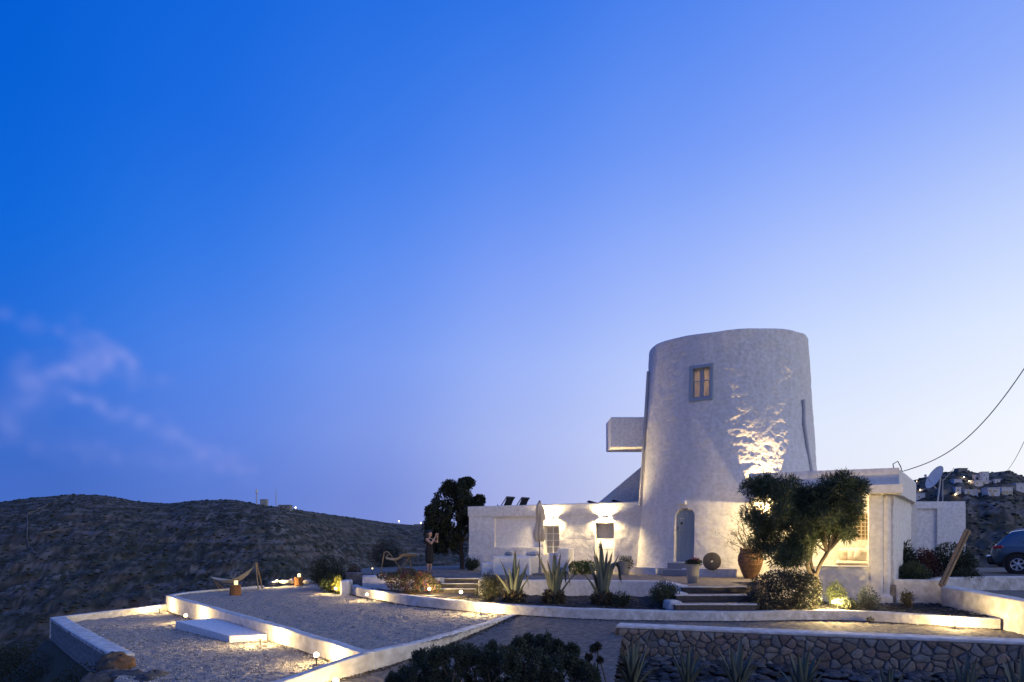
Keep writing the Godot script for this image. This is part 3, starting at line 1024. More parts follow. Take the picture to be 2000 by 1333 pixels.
func tower_dir(a: float) -> Vector3:      # a = 0 looks straight at the viewer, positive to the right
	return Vector3(sin(tower_a + a), 0, cos(tower_a + a))

func tower_angle(px: float, y: float) -> float:
	var t := (px - 1000.0) / 1300.0
	var dir := Vector3(t, 0, -1).normalized()
	var b := tower_c.dot(dir)
	var r := tower_r(y)
	var s := b - sqrt(maxf(0.0, r * r - (tower_c.length_squared() - b * b)))
	var q := dir * s - tower_c
	return atan2(q.x, q.z) - tower_a

func tower_rim(a: float) -> float:
	return 9.42 - 0.20 * pow(maxf(0.0, cos(a)), 2.0) + 0.012 * sin(a * 5.0) + 0.010 * sin(a * 11.0)

func tower() -> void:
	tower_a = atan2(-tower_c.x, -tower_c.z)
	var t := thing("windmill_tower", "tall round whitewashed windmill tower without sails, with arched door and one window", "windmill", tower_c)
	var ad := tower_angle(1336.5, 1.5)
	var aw := tower_angle(1369.5, 7.3)
	var dhalf := 0.40
	var whalf := 0.46
	var angs := []
	var a := -105.0
	while a <= 105.01:
		angs.append(deg_to_rad(a))
		a += 0.5
	for e in [[ad, dhalf / 3.65], [aw, (whalf - 0.1) / 3.27]]:
		for s in [-1.0, 1.0]:
			angs.append(e[0] + s * e[1])
			angs.append(e[0] + s * (e[1] + 0.006))
	angs.sort()
	a = 112.0
	while a <= 255.0:
		angs.append(deg_to_rad(a))
		a += 7.0
	angs.append(angs[0] + TAU)
	var ys := []
	var y := -0.3
	while y < 9.0:
		ys.append(y)
		y += 0.048
	for q in [0.5, 0.51, 6.69, 6.71, 7.87, 7.89]: ys.append(q)
	ys.sort()
	var rows := []
	for yy in ys:
		var r := PackedVector3Array()
		for aa in angs:
			r.append(tower_pt(aa, yy, ad, dhalf, aw, whalf))
		rows.append(r)
	# rounded rim and the inside of the parapet
	for q in [[0.0, -0.10], [0.0, -0.045], [0.015, -0.012], [0.05, 0.0], [0.36, 0.0], [0.43, -0.03], [0.46, -0.1], [0.48, -0.6], [3.0, -0.62]]:
		var r := PackedVector3Array()
		for aa in angs:
			var h: float = tower_rim(aa) + q[1]
			var p := tower_pt(aa, h, ad, dhalf, aw, whalf)
			var inw: Vector3 = tower_dir(aa) * q[0]
			r.append(p - inw)
		rows.append(r)
	var mb := MB.new()
	mb.grid(rows)
	part("tower_wall", mb, M.limewash, t)
	# door
	var dd := tower_dir(ad)
	var rt := Vector3.UP.cross(dd)
	var dc := tower_c + dd * (tower_r(1.2) - 0.17)
	var door := MB.new()
	var lower := MB.new()
	for i in 6:
		var w := 0.80 / 6.0
		var u := -0.40 + (i + 0.5) * w
		var top := 1.72 + 0.26 * sqrt(maxf(0.0, 1.0 - pow(u / 0.42, 2.0)))
		var yo := 0.5
		lower.box(Transform3D(Basis(rt, Vector3.UP, dd), dc + rt * u + Vector3.UP * (yo + 0.6)), Vector3(w - 0.008, 1.2, 0.05), 0.008)
		door.box(Transform3D(Basis(rt, Vector3.UP, dd), dc + rt * u + Vector3.UP * (yo + (1.22 + top) / 2)), Vector3(w - 0.008, top - 1.22, 0.05), 0.008)
	door.box(Transform3D(Basis(rt, Vector3.UP, dd), dc + Vector3.UP * 1.71 + dd * 0.02), Vector3(0.80, 0.05, 0.07), 0.01)
	var leaf := part("door", door, M.door_paint, t, "pale blue upper half of the arched plank door")
	part("lower_door", lower, M.door_paint, t)
	var knob := MB.new()
	knob.blob(dc + rt * -0.16 + Vector3.UP * 1.98 + dd * 0.05, Vector3.ONE * 0.05, fine, 0.0)
	part("knocker", knob, M.black_metal, leaf)
	knob = MB.new()
	knob.box(Transform3D(Basis(rt, Vector3.UP, dd), dc + rt * -0.32 + Vector3.UP * 1.8 + dd * 0.04), Vector3(0.03, 0.12, 0.03), 0.005)
	part("handle", knob, M.black_metal, leaf)
	var sign := MB.new()
	sign.box(Transform3D(Basis(rt, Vector3.UP, dd), dc + rt * -0.14 + Vector3.UP * 2.16 + dd * 0.032), Vector3(0.2, 0.04, 0.012), 0.002)
	part("name_plate", sign, M.metal, leaf)
	# window
	var wd := tower_dir(aw)
	var wr := Vector3.UP.cross(wd)
	var wc := tower_c + wd * (tower_r(7.25) - 0.02)
	var tilt := Basis(wr, Vector3.UP, wd) * Basis(Vector3.RIGHT, -0.06)
	var fr := MB.new()
	for s in [-1.0, 1.0]:
		fr.box(Transform3D(tilt, wc + Vector3.UP * 7.31 + wr * s * 0.40 + wd * 0.0), Vector3(0.13, 1.38, 0.1), 0.012)
	for q in [[7.94, 0.13], [6.68, 0.12]]:
		fr.box(Transform3D(tilt, wc + Vector3.UP * q[0] - wd * 0.06 * (q[0] - 7.31)), Vector3(0.92, q[1], 0.11), 0.012)
	var win := part("window", fr, M.frame_paint, t, "blue framed window high on the tower, lit from inside")
	var sash := MB.new()
	for s in [-1.0, 1.0]:
		sash.box(Transform3D(tilt, wc + Vector3.UP * 7.31 + wr * s * 0.31 - wd * 0.09), Vector3(0.05, 1.16, 0.05), 0.006)
		sash.box(Transform3D(tilt, wc + Vector3.UP * 7.31 + wr * s * 0.045 - wd * 0.09), Vector3(0.07, 1.16, 0.05), 0.006)
		for q in [7.82, 7.40, 6.78]:
			sash.box(Transform3D(tilt, wc + Vector3.UP * q + wr * s * 0.18 - wd * (0.09 + 0.06 * (q - 7.31))), Vector3(0.22, 0.045, 0.04), 0.006)
	part("sash", sash, M.frame_paint, win)
	var pane := MB.new()
	pane.box(Transform3D(tilt, wc + Vector3.UP * 7.31 - wd * 0.095), Vector3(0.6, 1.14, 0.006), 0.0)
	part("pane", pane, M.pane, win)
	var cur := MB.new()
	for s in [-1.0, 1.0]:
		var rws := []
		for i in 2:
			var r := PackedVector3Array()
			for j in 15:
				var u := j / 14.0
				r.append(wc + Vector3.UP * (6.70 + 1.22 * i) + wr * s * (0.02 + 0.32 * u) - wd * (0.3 + 0.02 * sin(u * 28.0)))
			rws.append(r)
		cur.grid(rws)
	part("curtain", cur, M.curtain, win)
	var bulb := MB.new()
	var bp := wc + Vector3.UP * 7.60 - wd * 1.1
	bulb.blob(bp, Vector3.ONE * 0.05, fine, 0.0)
	part("room_lamp", bulb, M.lamp_glow, t)
	lamp_light(t, bp - t.position, 0.13, Color(1.0, 0.9, 0.7), 0.05)
	# lamp box over the door, ledge and door steps
	var lb := MB.new()
	var la := tower_dir(tower_angle(1334, 2.75))
	lb.box(Transform3D(Basis(Vector3.UP.cross(la), Vector3.UP, la), tower_c + la * (tower_r(2.75) + 0.06) + Vector3.UP * 2.77), Vector3(0.34, 0.16, 0.16), 0.02)
	part("lamp_box", lb, M.smooth_white, t)
	var ledge := MB.new()
	for q in [[1264.0, 1302.0, 0.27, 0.62], [1345.0, 1436.0, 0.29, 0.6]]:
		var pl := PackedVector2Array()
		var a0 := tower_angle(q[0], 0.2)
		var a1 := tower_angle(q[1], 0.2)
		for i in 9:
			var w: Vector3 = tower_dir(lerpf(a0, a1, i / 8.0)) * (tower_r(0.1) + q[3]) + tower_c
			pl.append(Vector2(w.x, -w.z))
		for i in 9:
			var w: Vector3 = tower_dir(lerpf(a1, a0, i / 8.0)) * (tower_r(0.1) - 0.2) + tower_c
			pl.append(Vector2(w.x, -w.z))
		ledge.prism(pl, -0.02, q[2])
	part("ledge", ledge, M.limewash, t)
	var b := Basis(rt, Vector3.UP, dd)
	var ff := tower_c + dd * tower_r(0.2)
	var st := MB.new()
	st.box(Transform3D(b, ff + dd * 0.12 + Vector3.UP * 0.24), Vector3(0.86, 0.5, 0.6), 0.02)
	part("door_step", st, M.pot, t)
	st = MB.new()
	st.box(Transform3D(b, ff + dd * 0.42 + Vector3.UP * 0.12 + rt * 0.02), Vector3(1.02, 0.25, 0.5), 0.02)
	part("door_step", st, M.pot, t)
	# pipes on both flanks
	var pts := []
	var al := tower_angle(1275, 7.6) - 0.14
	for i in 12:
		var h := lerpf(8.4, 2.8, i / 11.0)
		pts.append(tower_c + tower_dir(al) * (tower_r(h) + 0.09) + Vector3.UP * h)
	var pm := MB.new()
	pm.tube(pts, 0.06, 8)
	part("drain_pipe", pm, M.pipe, t, "grey drain pipe down the left flank of the tower")
	pm = MB.new()
	pts = []
	var ar := tower_angle(1562, 6.0) + 0.06
	for q in [[6.7, 0.06, 0.02], [6.2, 0.05, 0.02], [5.8, 0.07, 0.0], [5.3, 0.07, 0.02], [4.8, 0.06, 0.05], [4.2, 0.07, 0.09], [3.4, 0.08, 0.12]]:
		pts.append(tower_c + tower_dir(ar + q[2]) * (tower_r(q[0]) + q[1]) + Vector3.UP * q[0])
	pm.tube(catmull(pts, 0.2), 0.06, 7)
	part("drain_pipe", pm, M.pipe, t, "bent grey pipe down the right flank of the tower")
	# balcony box on the left
	var bl := thing("balcony", "solid white balcony box jutting from the left of the tower", "balcony", P(4.9, 28.4, 5.2))
	var bb := MB.new()
	bb.abox(4.14, 6.1, 5.22, 6.50, -29.3, -27.85, 0.03)
	part("parapet", bb, M.smooth_white, bl)
	# stair wall rising to the balcony behind the roof terrace
	var sw := MB.new()
	var q0 := at(1165, 986, 30.0)
	var q1 := at(1262, 905, 30.0)
	var zz := 0.3
	var v0 := [Vector3(q0.x, 2.0, q0.z), q0, q1, Vector3(q1.x, 2.0, q1.z)]
	var v1 := []
	for p in v0: v1.append(p + Vector3(0, 0, -zz))
	var mid: Vector3 = (v0[0] + v0[2] + v1[0] + v1[2]) / 4.0
	sw.outq(v0[0], v0[1], v0[2], v0[3], mid)
	sw.outq(v1[0], v1[1], v1[2], v1[3], mid)
	for i in 4:
		var j := (i + 1) % 4
		sw.outq(v0[i], v0[j], v1[j], v1[i], mid)
	single("roof_stair_wall", sw, M.smooth_white, "sloping white stair wall rising to the tower behind the flat roof", "wall")

func tower_pt(a: float, y: float, ad: float, dhalf: float, aw: float, whalf: float) -> Vector3:
	var d := tower_dir(a)
	var r := tower_r(y)
	var p := d * r + tower_c + Vector3.UP * y
	# lime over rubble: broad waves, stones under the coat, a brushed skin
	var w := 0.035 * big.get_noise_3dv(p * 3.0) + 0.010 * fine.get_noise_3dv(p * 1.6) + 0.007 * fine.get_noise_3dv(p * 4.5)
	w += 0.027 * smoothstep(0.15, 0.75, -cell.get_noise_3dv(p * Vector3(1.5, 2.6, 1.5) + Vector3.ONE * 0.35 * fine.get_noise_3dv(p * 1.3)))
	# a recess for the door (arched) and the window
	var u := (a - ad) * 3.65
	var depth := 0.0
	if absf(u) < dhalf + 0.004 and y > 0.505:
		var top := 2.2 + 0.30 * sqrt(maxf(0.0, 1.0 - pow(u / (dhalf + 0.02), 2.0)))
		if y < top: depth = 0.22
	u = (a - aw) * 3.27
	if absf(u) < whalf - 0.1 + 0.002 and y > 6.70 and y < 7.88: depth = 1.7
	return p + d * (w - depth if depth == 0.0 else -depth)

# ---------- the long low house
var lf0 := Vector3(-1.94, 0, -30.0)
var ldir := Vector3(7.04, 0, 2.0).normalized()
var lout := Vector3(7.04, 0, 2.0).normalized().cross(Vector3.UP)

func lw(u: float, y: float, o := 0.0) -> Vector3:      # u metres along the front, o metres out of it
	return lf0 + ldir * u + lout * o + Vector3.UP * y

func lbox(mb: MB, u0: float, u1: float, y0: float, y1: float, o0: float, o1: float, bev := 0.02) -> void:
	mb.box(Transform3D(Basis(ldir, Vector3.UP, lout), lw((u0 + u1) / 2, (y0 + y1) / 2, (o0 + o1) / 2)), Vector3(u1 - u0, y1 - y0, o1 - o0), bev)

func wall_lamp(called: String, label: String, p: Vector3, outw: Vector3, group: String, energy: float) -> void:
	var t := thing(called, label, "wall lamp", p, group)
	var rt := Vector3.UP.cross(outw)
	var sh := MB.new()
	var rows := []
	for i in 2:
		var r := PackedVector3Array()
		for j in 13:
			var a := PI * j / 12.0
			r.append(p + rt * cos(a) * 0.11 + outw * (0.015 + sin(a) * 0.12) + Vector3.UP * (-0.05 + 0.10 * i))
		rows.append(r)
	sh.grid(rows)
	sh.box(Transform3D(Basis(rt, Vector3.UP, outw), p + outw * 0.012), Vector3(0.16, 0.12, 0.02), 0.004)
	part("shade", sh, M.white_paint, t)
	var bl := MB.new()
	bl.blob(p + outw * 0.075, Vector3(0.03, 0.05, 0.03), fine, 0.0)
	part("bulb", bl, M.lamp_glow, t)
	lamp_light(t, outw * 0.075, energy, Color(1.0, 0.88, 0.64), 0.03)

func long_house() -> void:
	var t := thing("long_house", "long low whitewashed flat roofed house left of the tower", "house", lf0 + ldir * 3.8)
	var e := lw(7.75, 0)
	part("front_wall", wall_face(lf0, e, -0.05, 2.84, 0.45, [[1.21, 3.30, 1.03, 2.36], [3.45, 4.15, 0.70, 2.0], [5.72, 6.52, 0.0, 2.08]], 0.014, 0.07, 0.016), M.limewash, t)
	var niche := MB.new()
	lbox(niche, 1.15, 3.36, 1.0, 2.4, -0.40, -0.10, 0.0)
	part("niche_back", niche, M.smooth_white, t)
	var band := wall_strip(straight([lw(-0.04, 2.86, 0.045), lw(7.75, 2.97, 0.045)], 0.2), [2.42, 2.42], 0.3, 0.012)
	part("parapet", band, M.limewash, t)
	var end := wall_face(lw(0, 0, -4.2), lw(0, 0, 0.0), -0.05, 2.83, 0.4, [], 0.012, 0.2)
	part("end_wall", end, M.limewash, t)
	var roof := MB.new()
	var pl := PackedVector2Array()
	for q in [lw(0.1, 0, -0.2), lw(7.8, 0, -0.2), lw(7.8, 0, -4.2), lw(0.1, 0, -4.2)]: pl.append(Vector2(q.x, -q.z))
	roof.prism(pl, 2.35, 2.55)
	part("roof", roof, M.smooth_white, t)
	var bw := MB.new()
	lbox(bw, -0.02, 7.9, -0.05, 2.7, -4.5, -4.2)
	part("back_wall", bw, M.limewash, t)
	# window
	var fr := MB.new()
	for u in [3.485, 4.115]: lbox(fr, u - 0.03, u + 0.03, 0.74, 1.97, -0.42, -0.35, 0.006)
	for y in [0.75, 1.95]: lbox(fr, 3.515, 4.085, y - 0.03, y + 0.03, -0.42, -0.35, 0.006)
	lbox(fr, 3.785, 3.815, 0.78, 1.92, -0.41, -0.36, 0.004)
	for y in [1.05, 1.34, 1.63]: lbox(fr, 3.515, 4.085, y - 0.013, y + 0.013, -0.405, -0.365, 0.004)
	var w := part("window", fr, M.white_paint, t, "narrow white grid window under the left wall lamp")
	var pane := MB.new()
	lbox(pane, 3.50, 4.10, 0.76, 1.94, -0.389, -0.383, 0.0)
	part("pane", pane, M.pane, w)
	var cu := MB.new()
	lbox(cu, 3.3, 4.3, 0.6, 2.1, -0.62, -0.6, 0.0)
	part("curtain", cu, M.cream, w)
	# door: white lower leaf, curtained glass above
	var d := MB.new()
	for i in 6:
		lbox(d, 5.74 + i * 0.127, 5.86 + i * 0.127, 0.02, 0.96, -0.42, -0.36, 0.008)
	lbox(d, 5.725, 6.515, 0.96, 1.42, -0.42, -0.34, 0.01)
	var dr := part("door", d, M.white_paint, t, "white plank door with a curtained pane under the right wall lamp")
	var g := MB.new()
	lbox(g, 5.74, 6.50, 1.43, 2.02, -0.395, -0.389, 0.0)
	part("pane", g, M.pane, dr)
	var rows := []
	for i in 2:
		var r := PackedVector3Array()
		for j in 40:
			r.append(lw(5.70 + 0.84 * j / 39.0, 1.40 + 0.66 * i, -0.46 + 0.015 * sin(j * 1.3)))
		rows.append(r)
	var c := MB.new()
	c.grid(rows, true)
	part("curtain", c, M.cloth, dr)
	var h := MB.new()
	h.blob(lw(5.85, 1.18, -0.31), Vector3.ONE * 0.028, fine, 0.0)
	part("handle", h, M.black_metal, dr)
	h = MB.new()
	lbox(h, 5.83, 5.86, 1.0, 1.08, -0.34, -0.3, 0.004)
	part("keyhole_plate", h, M.black_metal, dr)
	wall_lamp("wall_lamp", "glowing half round wall lamp above the narrow grid window", lw(3.82, 2.32, 0.05), lout, "half round wall lamps on the long house", 9.5)
	wall_lamp("wall_lamp", "glowing half round wall lamp above the curtained white door", lw(6.14, 2.33, 0.05), lout, "half round wall lamps on the long house", 11.5)
	# built benches in front
	var bench := thing("masonry_bench", "wide masonry bench with cushions below the blank niche of the long house", "bench", lw(3.1, 0, 2.9))
	var m := MB.new()
	lbox(m, 2.36, 3.85, -0.02, 0.71, 1.95, 3.95, 0.03)
	part("seat", m, M.smooth_white, bench)
	m = MB.new()
	lbox(m, 1.85, 2.357, -0.02, 0.45, 1.95, 3.8, 0.03)
	part("step", m, M.smooth_white, bench)
	var cu1 := MB.new()
	lbox(cu1, 2.42, 2.75, 0.70, 0.87, 2.3, 2.62, 0.08)
	single("cushion", cu1, M.pot, "grey cushion at the left end of the masonry bench", "cushion", "cushions on the masonry bench")
	cu1 = MB.new()
	lbox(cu1, 3.30, 3.8, 0.70, 0.88, 2.3, 2.62, 0.08)
	single("cushion", cu1, M.cloth, "pale cushion at the right end of the masonry bench", "cushion", "cushions on the masonry bench")
	var lamp := MB.new()
	lbox(lamp, 2.24, 2.31, 0.45, 0.62, 3.4, 3.47, 0.01)
	single("candle_lantern", lamp, M.white_paint, "small white lantern on the lower step of the masonry bench", "lantern")
	m = MB.new()
	lbox(m, 4.62, 5.06, -0.02, 1.0, 1.4, 2.62, 0.03)
	single("windbreak_wall", m, M.smooth_white, "short white wall stub in front of the grid window", "wall")
	m = MB.new()
	lbox(m, 4.22, 4.617, -0.02, 0.82, 1.4, 2.4, 0.03)
	single("low_block", m, M.smooth_white, "lower white block joined to the left of the wall stub", "wall")
	# roof terrace furniture
	deck_chair(at(987, 985, 31.0), "dark deck chair on the flat roof, left of the pair")
	deck_chair(at(1016, 985, 31.5), "dark deck chair on the flat roof, right of the pair")
	for q in [[1152.0, 1182.0, 30.0, "long dark sun lounger on the flat roof beside the sloping wall"], [1200.0, 1236.0, 29.4, "dark sun lounger on the flat roof close to the tower"]]:
		var p0 := at(q[0], 981, q[2])
		var p1 := at(q[1], 981, q[2])
		var o := thing("sun_lounger", q[3], "sun lounger", Vector3(p0.x, 2.55, p0.z), "sun loungers on the roof")
		var f := MB.new()
		f.abox(p0.x, p1.x, 2.94, 3.0, p0.z - 0.3, p0.z + 0.3, 0.01)
		part("bed", f, M.dark_wood, o)
		for x in [p0.x + 0.06, p1.x - 0.06]:
			var lg := MB.new()
			lg.abox(x - 0.03, x + 0.03, 2.55, 2.94, p0.z - 0.28, p0.z + 0.28, 0.0)
			part("leg", lg, M.dark_wood, o)
		var hd := MB.new()
		hd.box(Transform3D(Basis(Vector3.BACK, -0.25), Vector3(p0.x + 0.1, 3.05, p0.z)), Vector3(0.4, 0.07, 0.5), 0.02)
		part("headrest", hd, M.dress, o)
	# hedge and pot by the door
	var hp := at(1137, 1122, 25.9)
	shrub("low_hedge", "low clipped green hedge between the wall stub and the curtained door", "hedge", Vector3(hp.x, 0, hp.z), [[Vector3(-0.28, 0.26, 0.1), Vector3(0.26, 0.27, 0.22)], [Vector3(0.05, 0.27, -0.02), Vector3(0.3, 0.28, 0.22)], [Vector3(0.32, 0.26, -0.1), Vector3(0.22, 0.27, 0.22)]], 2600, 0.06, 0.035, Color(0.05, 0.09, 0.02), Color(0.14, 0.2, 0.04))
	planter(at(1219, 1121, 26.0), 0.26, 0.19, 0.5, "grey planter with a dark bush at the foot of the tower's left side", Color(0.015, 0.03, 0.012), Color(0.04, 0.07, 0.025), 0.3)
	umbrella()

func deck_chair(p: Vector3, label: String) -> void:
	var o := thing("deck_chair", label, "deck chair", Vector3(p.x, 2.55, p.z), "deck chairs on the roof")
	var f := MB.new()
	for z in [-0.27, 0.27]:
		f.tube([Vector3(p.x - 0.35, 2.57, p.z + z), Vector3(p.x + 0.35, 3.35, p.z + z)], 0.022, 6)
		f.tube([Vector3(p.x + 0.30, 2.57, p.z + z * 0.9), Vector3(p.x - 0.28, 3.0, p.z + z * 0.9)], 0.022, 6)
	f.tube([Vector3(p.x + 0.35, 3.35, p.z - 0.27), Vector3(p.x + 0.35, 3.35, p.z + 0.27)], 0.022, 6)
	part("frame", f, M.dark_wood, o)
	var s := MB.new()
	var rows := []
	for i in 9:
		var t := i / 8.0
		var q := Vector3(p.x - 0.27 + 0.6 * t, 2.95 - 0.28 * sin(t * PI) + 0.38 * t, p.z)
		rows.append(PackedVector3Array([q + Vector3(0, 0, -0.25), q + Vector3(0, 0, 0.25)]))
	s.grid(rows, true)
	part("sling", s, M.dress, o)
	o.rotation.y = -0.75

func planter(p: Vector3, r1: float, r0: float, h: float, label: String, c0: Color, c1: Color, fol: float, flowers := false) -> void:
	p.y = 0.0
	var o := thing("planter", label, "planter", p)
	var b := MB.new()
	b.lathe([Vector2(0.0, 0.0), Vector2(r0, 0.0), Vector2(r1, h), Vector2(r1 + 0.015, h + 0.005), Vector2(r1 + 0.015, h - 0.03), Vector2(r1 - 0.03, h - 0.03), Vector2(0, h - 0.05)], Transform3D(Basis(), p), 22)
	part("pot", b, M.pot, o)
	var l := MB.new()
	leaves(l, [[p + Vector3(0.06, h + fol * 0.2, 0), Vector3(r1 * 1.1, fol * 0.55, r1 * 1.1)], [p + Vector3(0.12 if not flowers else -0.04, h * 0.8, 0.04), Vector3(r1, fol * 0.7, r1)] if not flowers else [p + Vector3(-0.02, h + 0.04, 0), Vector3(r1, fol * 0.4, r1)]], 900, 0.05, 0.03, c0, c1)
	part("foliage", l, M.leaf, o)
	if flowers:
		var f := MB.new()
		leaves(f, [[p + Vector3(0.05, h + fol * 0.5, 0), Vector3(r1 * 0.8, fol * 0.45, r1 * 0.8)]], 60, 0.05, 0.05, Color(0.45, 0.05, 0.12), Color(0.6, 0.2, 0.3))
		part("flowers", f, M.leaf, o)

func umbrella() -> void:
	var p := at(1054, 1122, 25.4)
	p.y = 0.0
	var t := thing("parasol", "folded cream parasol standing beside the masonry bench", "parasol", p)
	var m := MB.new()
	m.tube([p, p + Vector3(0, 2.78, 0)], 0.022, 8)
	part("pole", m, M.dark_wood, t)
	m = MB.new()
	m.lathe([Vector2(0, 0.0), Vector2(0.26, 0.0), Vector2(0.26, 0.06), Vector2(0.05, 0.1), Vector2(0.05, 0.3)], Transform3D(Basis(), p), 18)
	part("base", m, M.concrete, t)
	m = MB.new()
	var rows := []
	var pf := [[1.32, 0.22], [1.36, 0.25], [1.6, 0.29], [1.85, 0.24], [2.02, 0.20], [2.2, 0.22], [2.45, 0.21], [2.65, 0.15], [2.76, 0.04]]
	for q in catmull([Vector3(0.20, 1.30, 0), Vector3(0.26, 1.42, 0), Vector3(0.27, 1.62, 0), Vector3(0.20, 1.9, 0), Vector3(0.19, 2.1, 0), Vector3(0.21, 2.4, 0), Vector3(0.16, 2.66, 0), Vector3(0.02, 2.8, 0)], 0.06):
		var r := PackedVector3Array()
		for j in 49:
			var a := TAU * j / 48.0
			var k: float = 1.0 + 0.24 * sin(a * 8.0 + q.y * 1.5) * smoothstep(2.8, 2.5, q.y) + 0.14 * sin(a * 3.0 - q.y * 4.0)
			r.append(p + Vector3(cos(a) * q.x * k * 0.66 - 0.02 * sin(q.y * 5.0), q.y + 0.03 * sin(a * 8.0), sin(a) * q.x * k * 0.8))
		rows.append(r)
	m.grid(rows, false, true)
	part("canopy", m, M.cream, t)
	m = MB.new()
	m.blob(p + Vector3(0, 2.81, 0), Vector3.ONE * 0.04, fine, 0.0)
	part("finial", m, M.dark_wood, t)

# ---------- the veranda house on the right
var vf0 := Vector3(7.43, 0, -20.9)
var vdir := Vector3(3.81, 0, 1.6).normalized()
var vout := Vector3(3.81, 0, 1.6).normalized().cross(Vector3.UP)

func vw(u: float, y: float, o := 0.0) -> Vector3:
	return vf0 + vdir * u + vout * o + Vector3.UP * y

func vbox(mb: MB, u0: float, u1: float, y0: float, y1: float, o0: float, o1: float, bev := 0.03) -> void:
	mb.box(Transform3D(Basis(vdir, Vector3.UP, vout), vw((u0 + u1) / 2, (y0 + y1) / 2, (o0 + o1) / 2)), Vector3(u1 - u0, y1 - y0, o1 - o0), bev)

func veranda() -> void:
	var t := thing("veranda_house", "flat roofed white veranda house in front of the tower, warmly lit inside", "house", vw(2, 0, -1))
	# length of the front is 4.13 m
	var beam := wall_face(vw(0, 0), vw(4.13, 0), 2.67, 3.42, 0.32, [], 0.012, 0.08)
	part("parapet", beam, M.limewash, t)
	var sill := wall_face(vw(0.61, 0, -0.03), vw(3.345, 0, -0.03), -0.9, 0.5, 0.3, [], 0.014, 0.08)
	part("sill_wall", sill, M.limewash, t)
	var cap := MB.new()
	vbox(cap, 0.58, 3.345, 0.503, 0.545, -0.36, 0.0, 0.015)
	part("sill", cap, M.smooth_white, t)
	var pil := MB.new()
	vbox(pil, 3.348, 3.72, -0.6, 2.667, -0.34, 0.012, 0.05)
	vbox(pil, 3.66, 3.93, -0.6, 2.667, -0.5, -0.055, 0.09)
	part("pillar", pil, M.limewash, t)
	pil = MB.new()
	vbox(pil, 3.2, 3.97, -0.9, -0.28, -0.55, 0.06, 0.06)
	part("pillar_foot", pil, M.limewash, t)
	# right side wall, running back
	var s0 := vw(4.02, 0, -0.35)
	var s1 := Vector3(14.35, 0, -23.85)
	part("side_wall", wall_face(s0, s1, -0.9, 3.15, 0.4, [], 0.03, 0.08, 0.02), M.limewash, t)
	var up := wall_face(vw(4.128, 0, -0.02), s1 + Vector3(0.12, 0, 0.05), 2.66, 3.40, 0.3, [], 0.02, 0.08)
	part("side_parapet", up, M.limewash, t)
	var hump := MB.new()
	var rows := []
	for i in 9:
		var f := i / 8.0
		var p := s0.lerp(s1, 0.25 + 0.75 * f) + Vector3(0.1, 0, 0.03)
		var r := PackedVector3Array()
		for q in [[0.0, 3.0], [0.0, 3.30], [-0.05, 3.42], [-0.2, 3.5], [-0.4, 3.46], [-0.5, 3.3], [-0.5, 3.0]]:
			r.append(p + Vector3(q[0], q[1] - 0.55 * pow(maxf(0.0, f - 0.4) / 0.6, 2.0), 0))
		rows.append(r)
	hump.grid(rows)
	part("side_coping", hump, M.limewash, t)
	var pl := PackedVector2Array([Vector2(7.6, 20.6), Vector2(11.2, 19.05), Vector2(11.5, 19.8), Vector2(14.1, 23.7), Vector2(14.2, 25.2), Vector2(9.75, 25.2), Vector2(9.62, 23.98), Vector2(8.72, 24.12), Vector2(8.70, 24.6), Vector2(8.45, 23.6)])
	var roof := MB.new()
	roof.prism(pl, 2.68, 2.92)
	part("roof", roof, M.smooth_white, t)
	# back wall with a lattice window
	var b0 := Vector3(10.0, 0, -24.7)
	var b1 := Vector3(14.3, 0, -23.5)
	part("back_wall", wall_face(b0, b1, -0.05, 2.68, 0.3, [[2.0, 3.0, 1.35, 2.3]], 0.01, 0.15), M.smooth_white, t)
	var bd := (b1 - b0).normalized()
	var bo := bd.cross(Vector3.UP)
	var lat := MB.new()
	for i in 8: lat.box(Transform3D(Basis(bd, Vector3.UP, bo), b0 + bd * (2.05 + i * 0.13) + Vector3.UP * 1.825 - bo * 0.06), Vector3(0.03, 0.95, 0.03), 0.0)
	for i in 7: lat.box(Transform3D(Basis(bd, Vector3.UP, bo), b0 + bd * 2.5 + Vector3.UP * (1.4 + i * 0.14) - bo * 0.04), Vector3(1.0, 0.03, 0.03), 0.0)
	var w := part("window", lat, M.cream, t, "lattice window in the back of the veranda")
	var sh := MB.new()
	sh.box(Transform3D(Basis(bd, Vector3.UP, bo), b0 + bd * 2.5 + Vector3.UP * 1.825 - bo * 0.2), Vector3(1.2, 1.1, 0.02), 0.0)
	part("shutter", sh, M.post_wood, w)
	# bench, sofa and cushions
	var be := MB.new()
	be.box(Transform3D(Basis(bd, Vector3.UP, bo), b0 + bd * 0.9 + Vector3.UP * 0.3 + bo * 0.32), Vector3(1.6, 0.6, 0.62), 0.03)
	single("bench", be, M.smooth_white, "white masonry bench along the back wall of the veranda", "bench")
	var so := thing("sofa", "pale corner sofa at the right end of the veranda", "sofa", vw(3.0, 0, -1.6))
	var m := MB.new()
	vbox(m, 2.62, 3.9, 0.0, 0.5, -2.4, -1.4, 0.03)
	part("base", m, M.smooth_white, so)
	m = MB.new()
	vbox(m, 2.58, 3.6, 0.5, 0.66, -2.35, -1.35, 0.06)
	part("seat", m, M.cloth, so)
	m = MB.new()
	m.box(Transform3D(Basis(vdir, Vector3.UP, vout) * Basis(Vector3.BACK, -0.2), vw(3.55, 0.9, -1.85)), Vector3(0.2, 0.6, 0.95), 0.07)
	part("backrest", m, M.cloth, so)
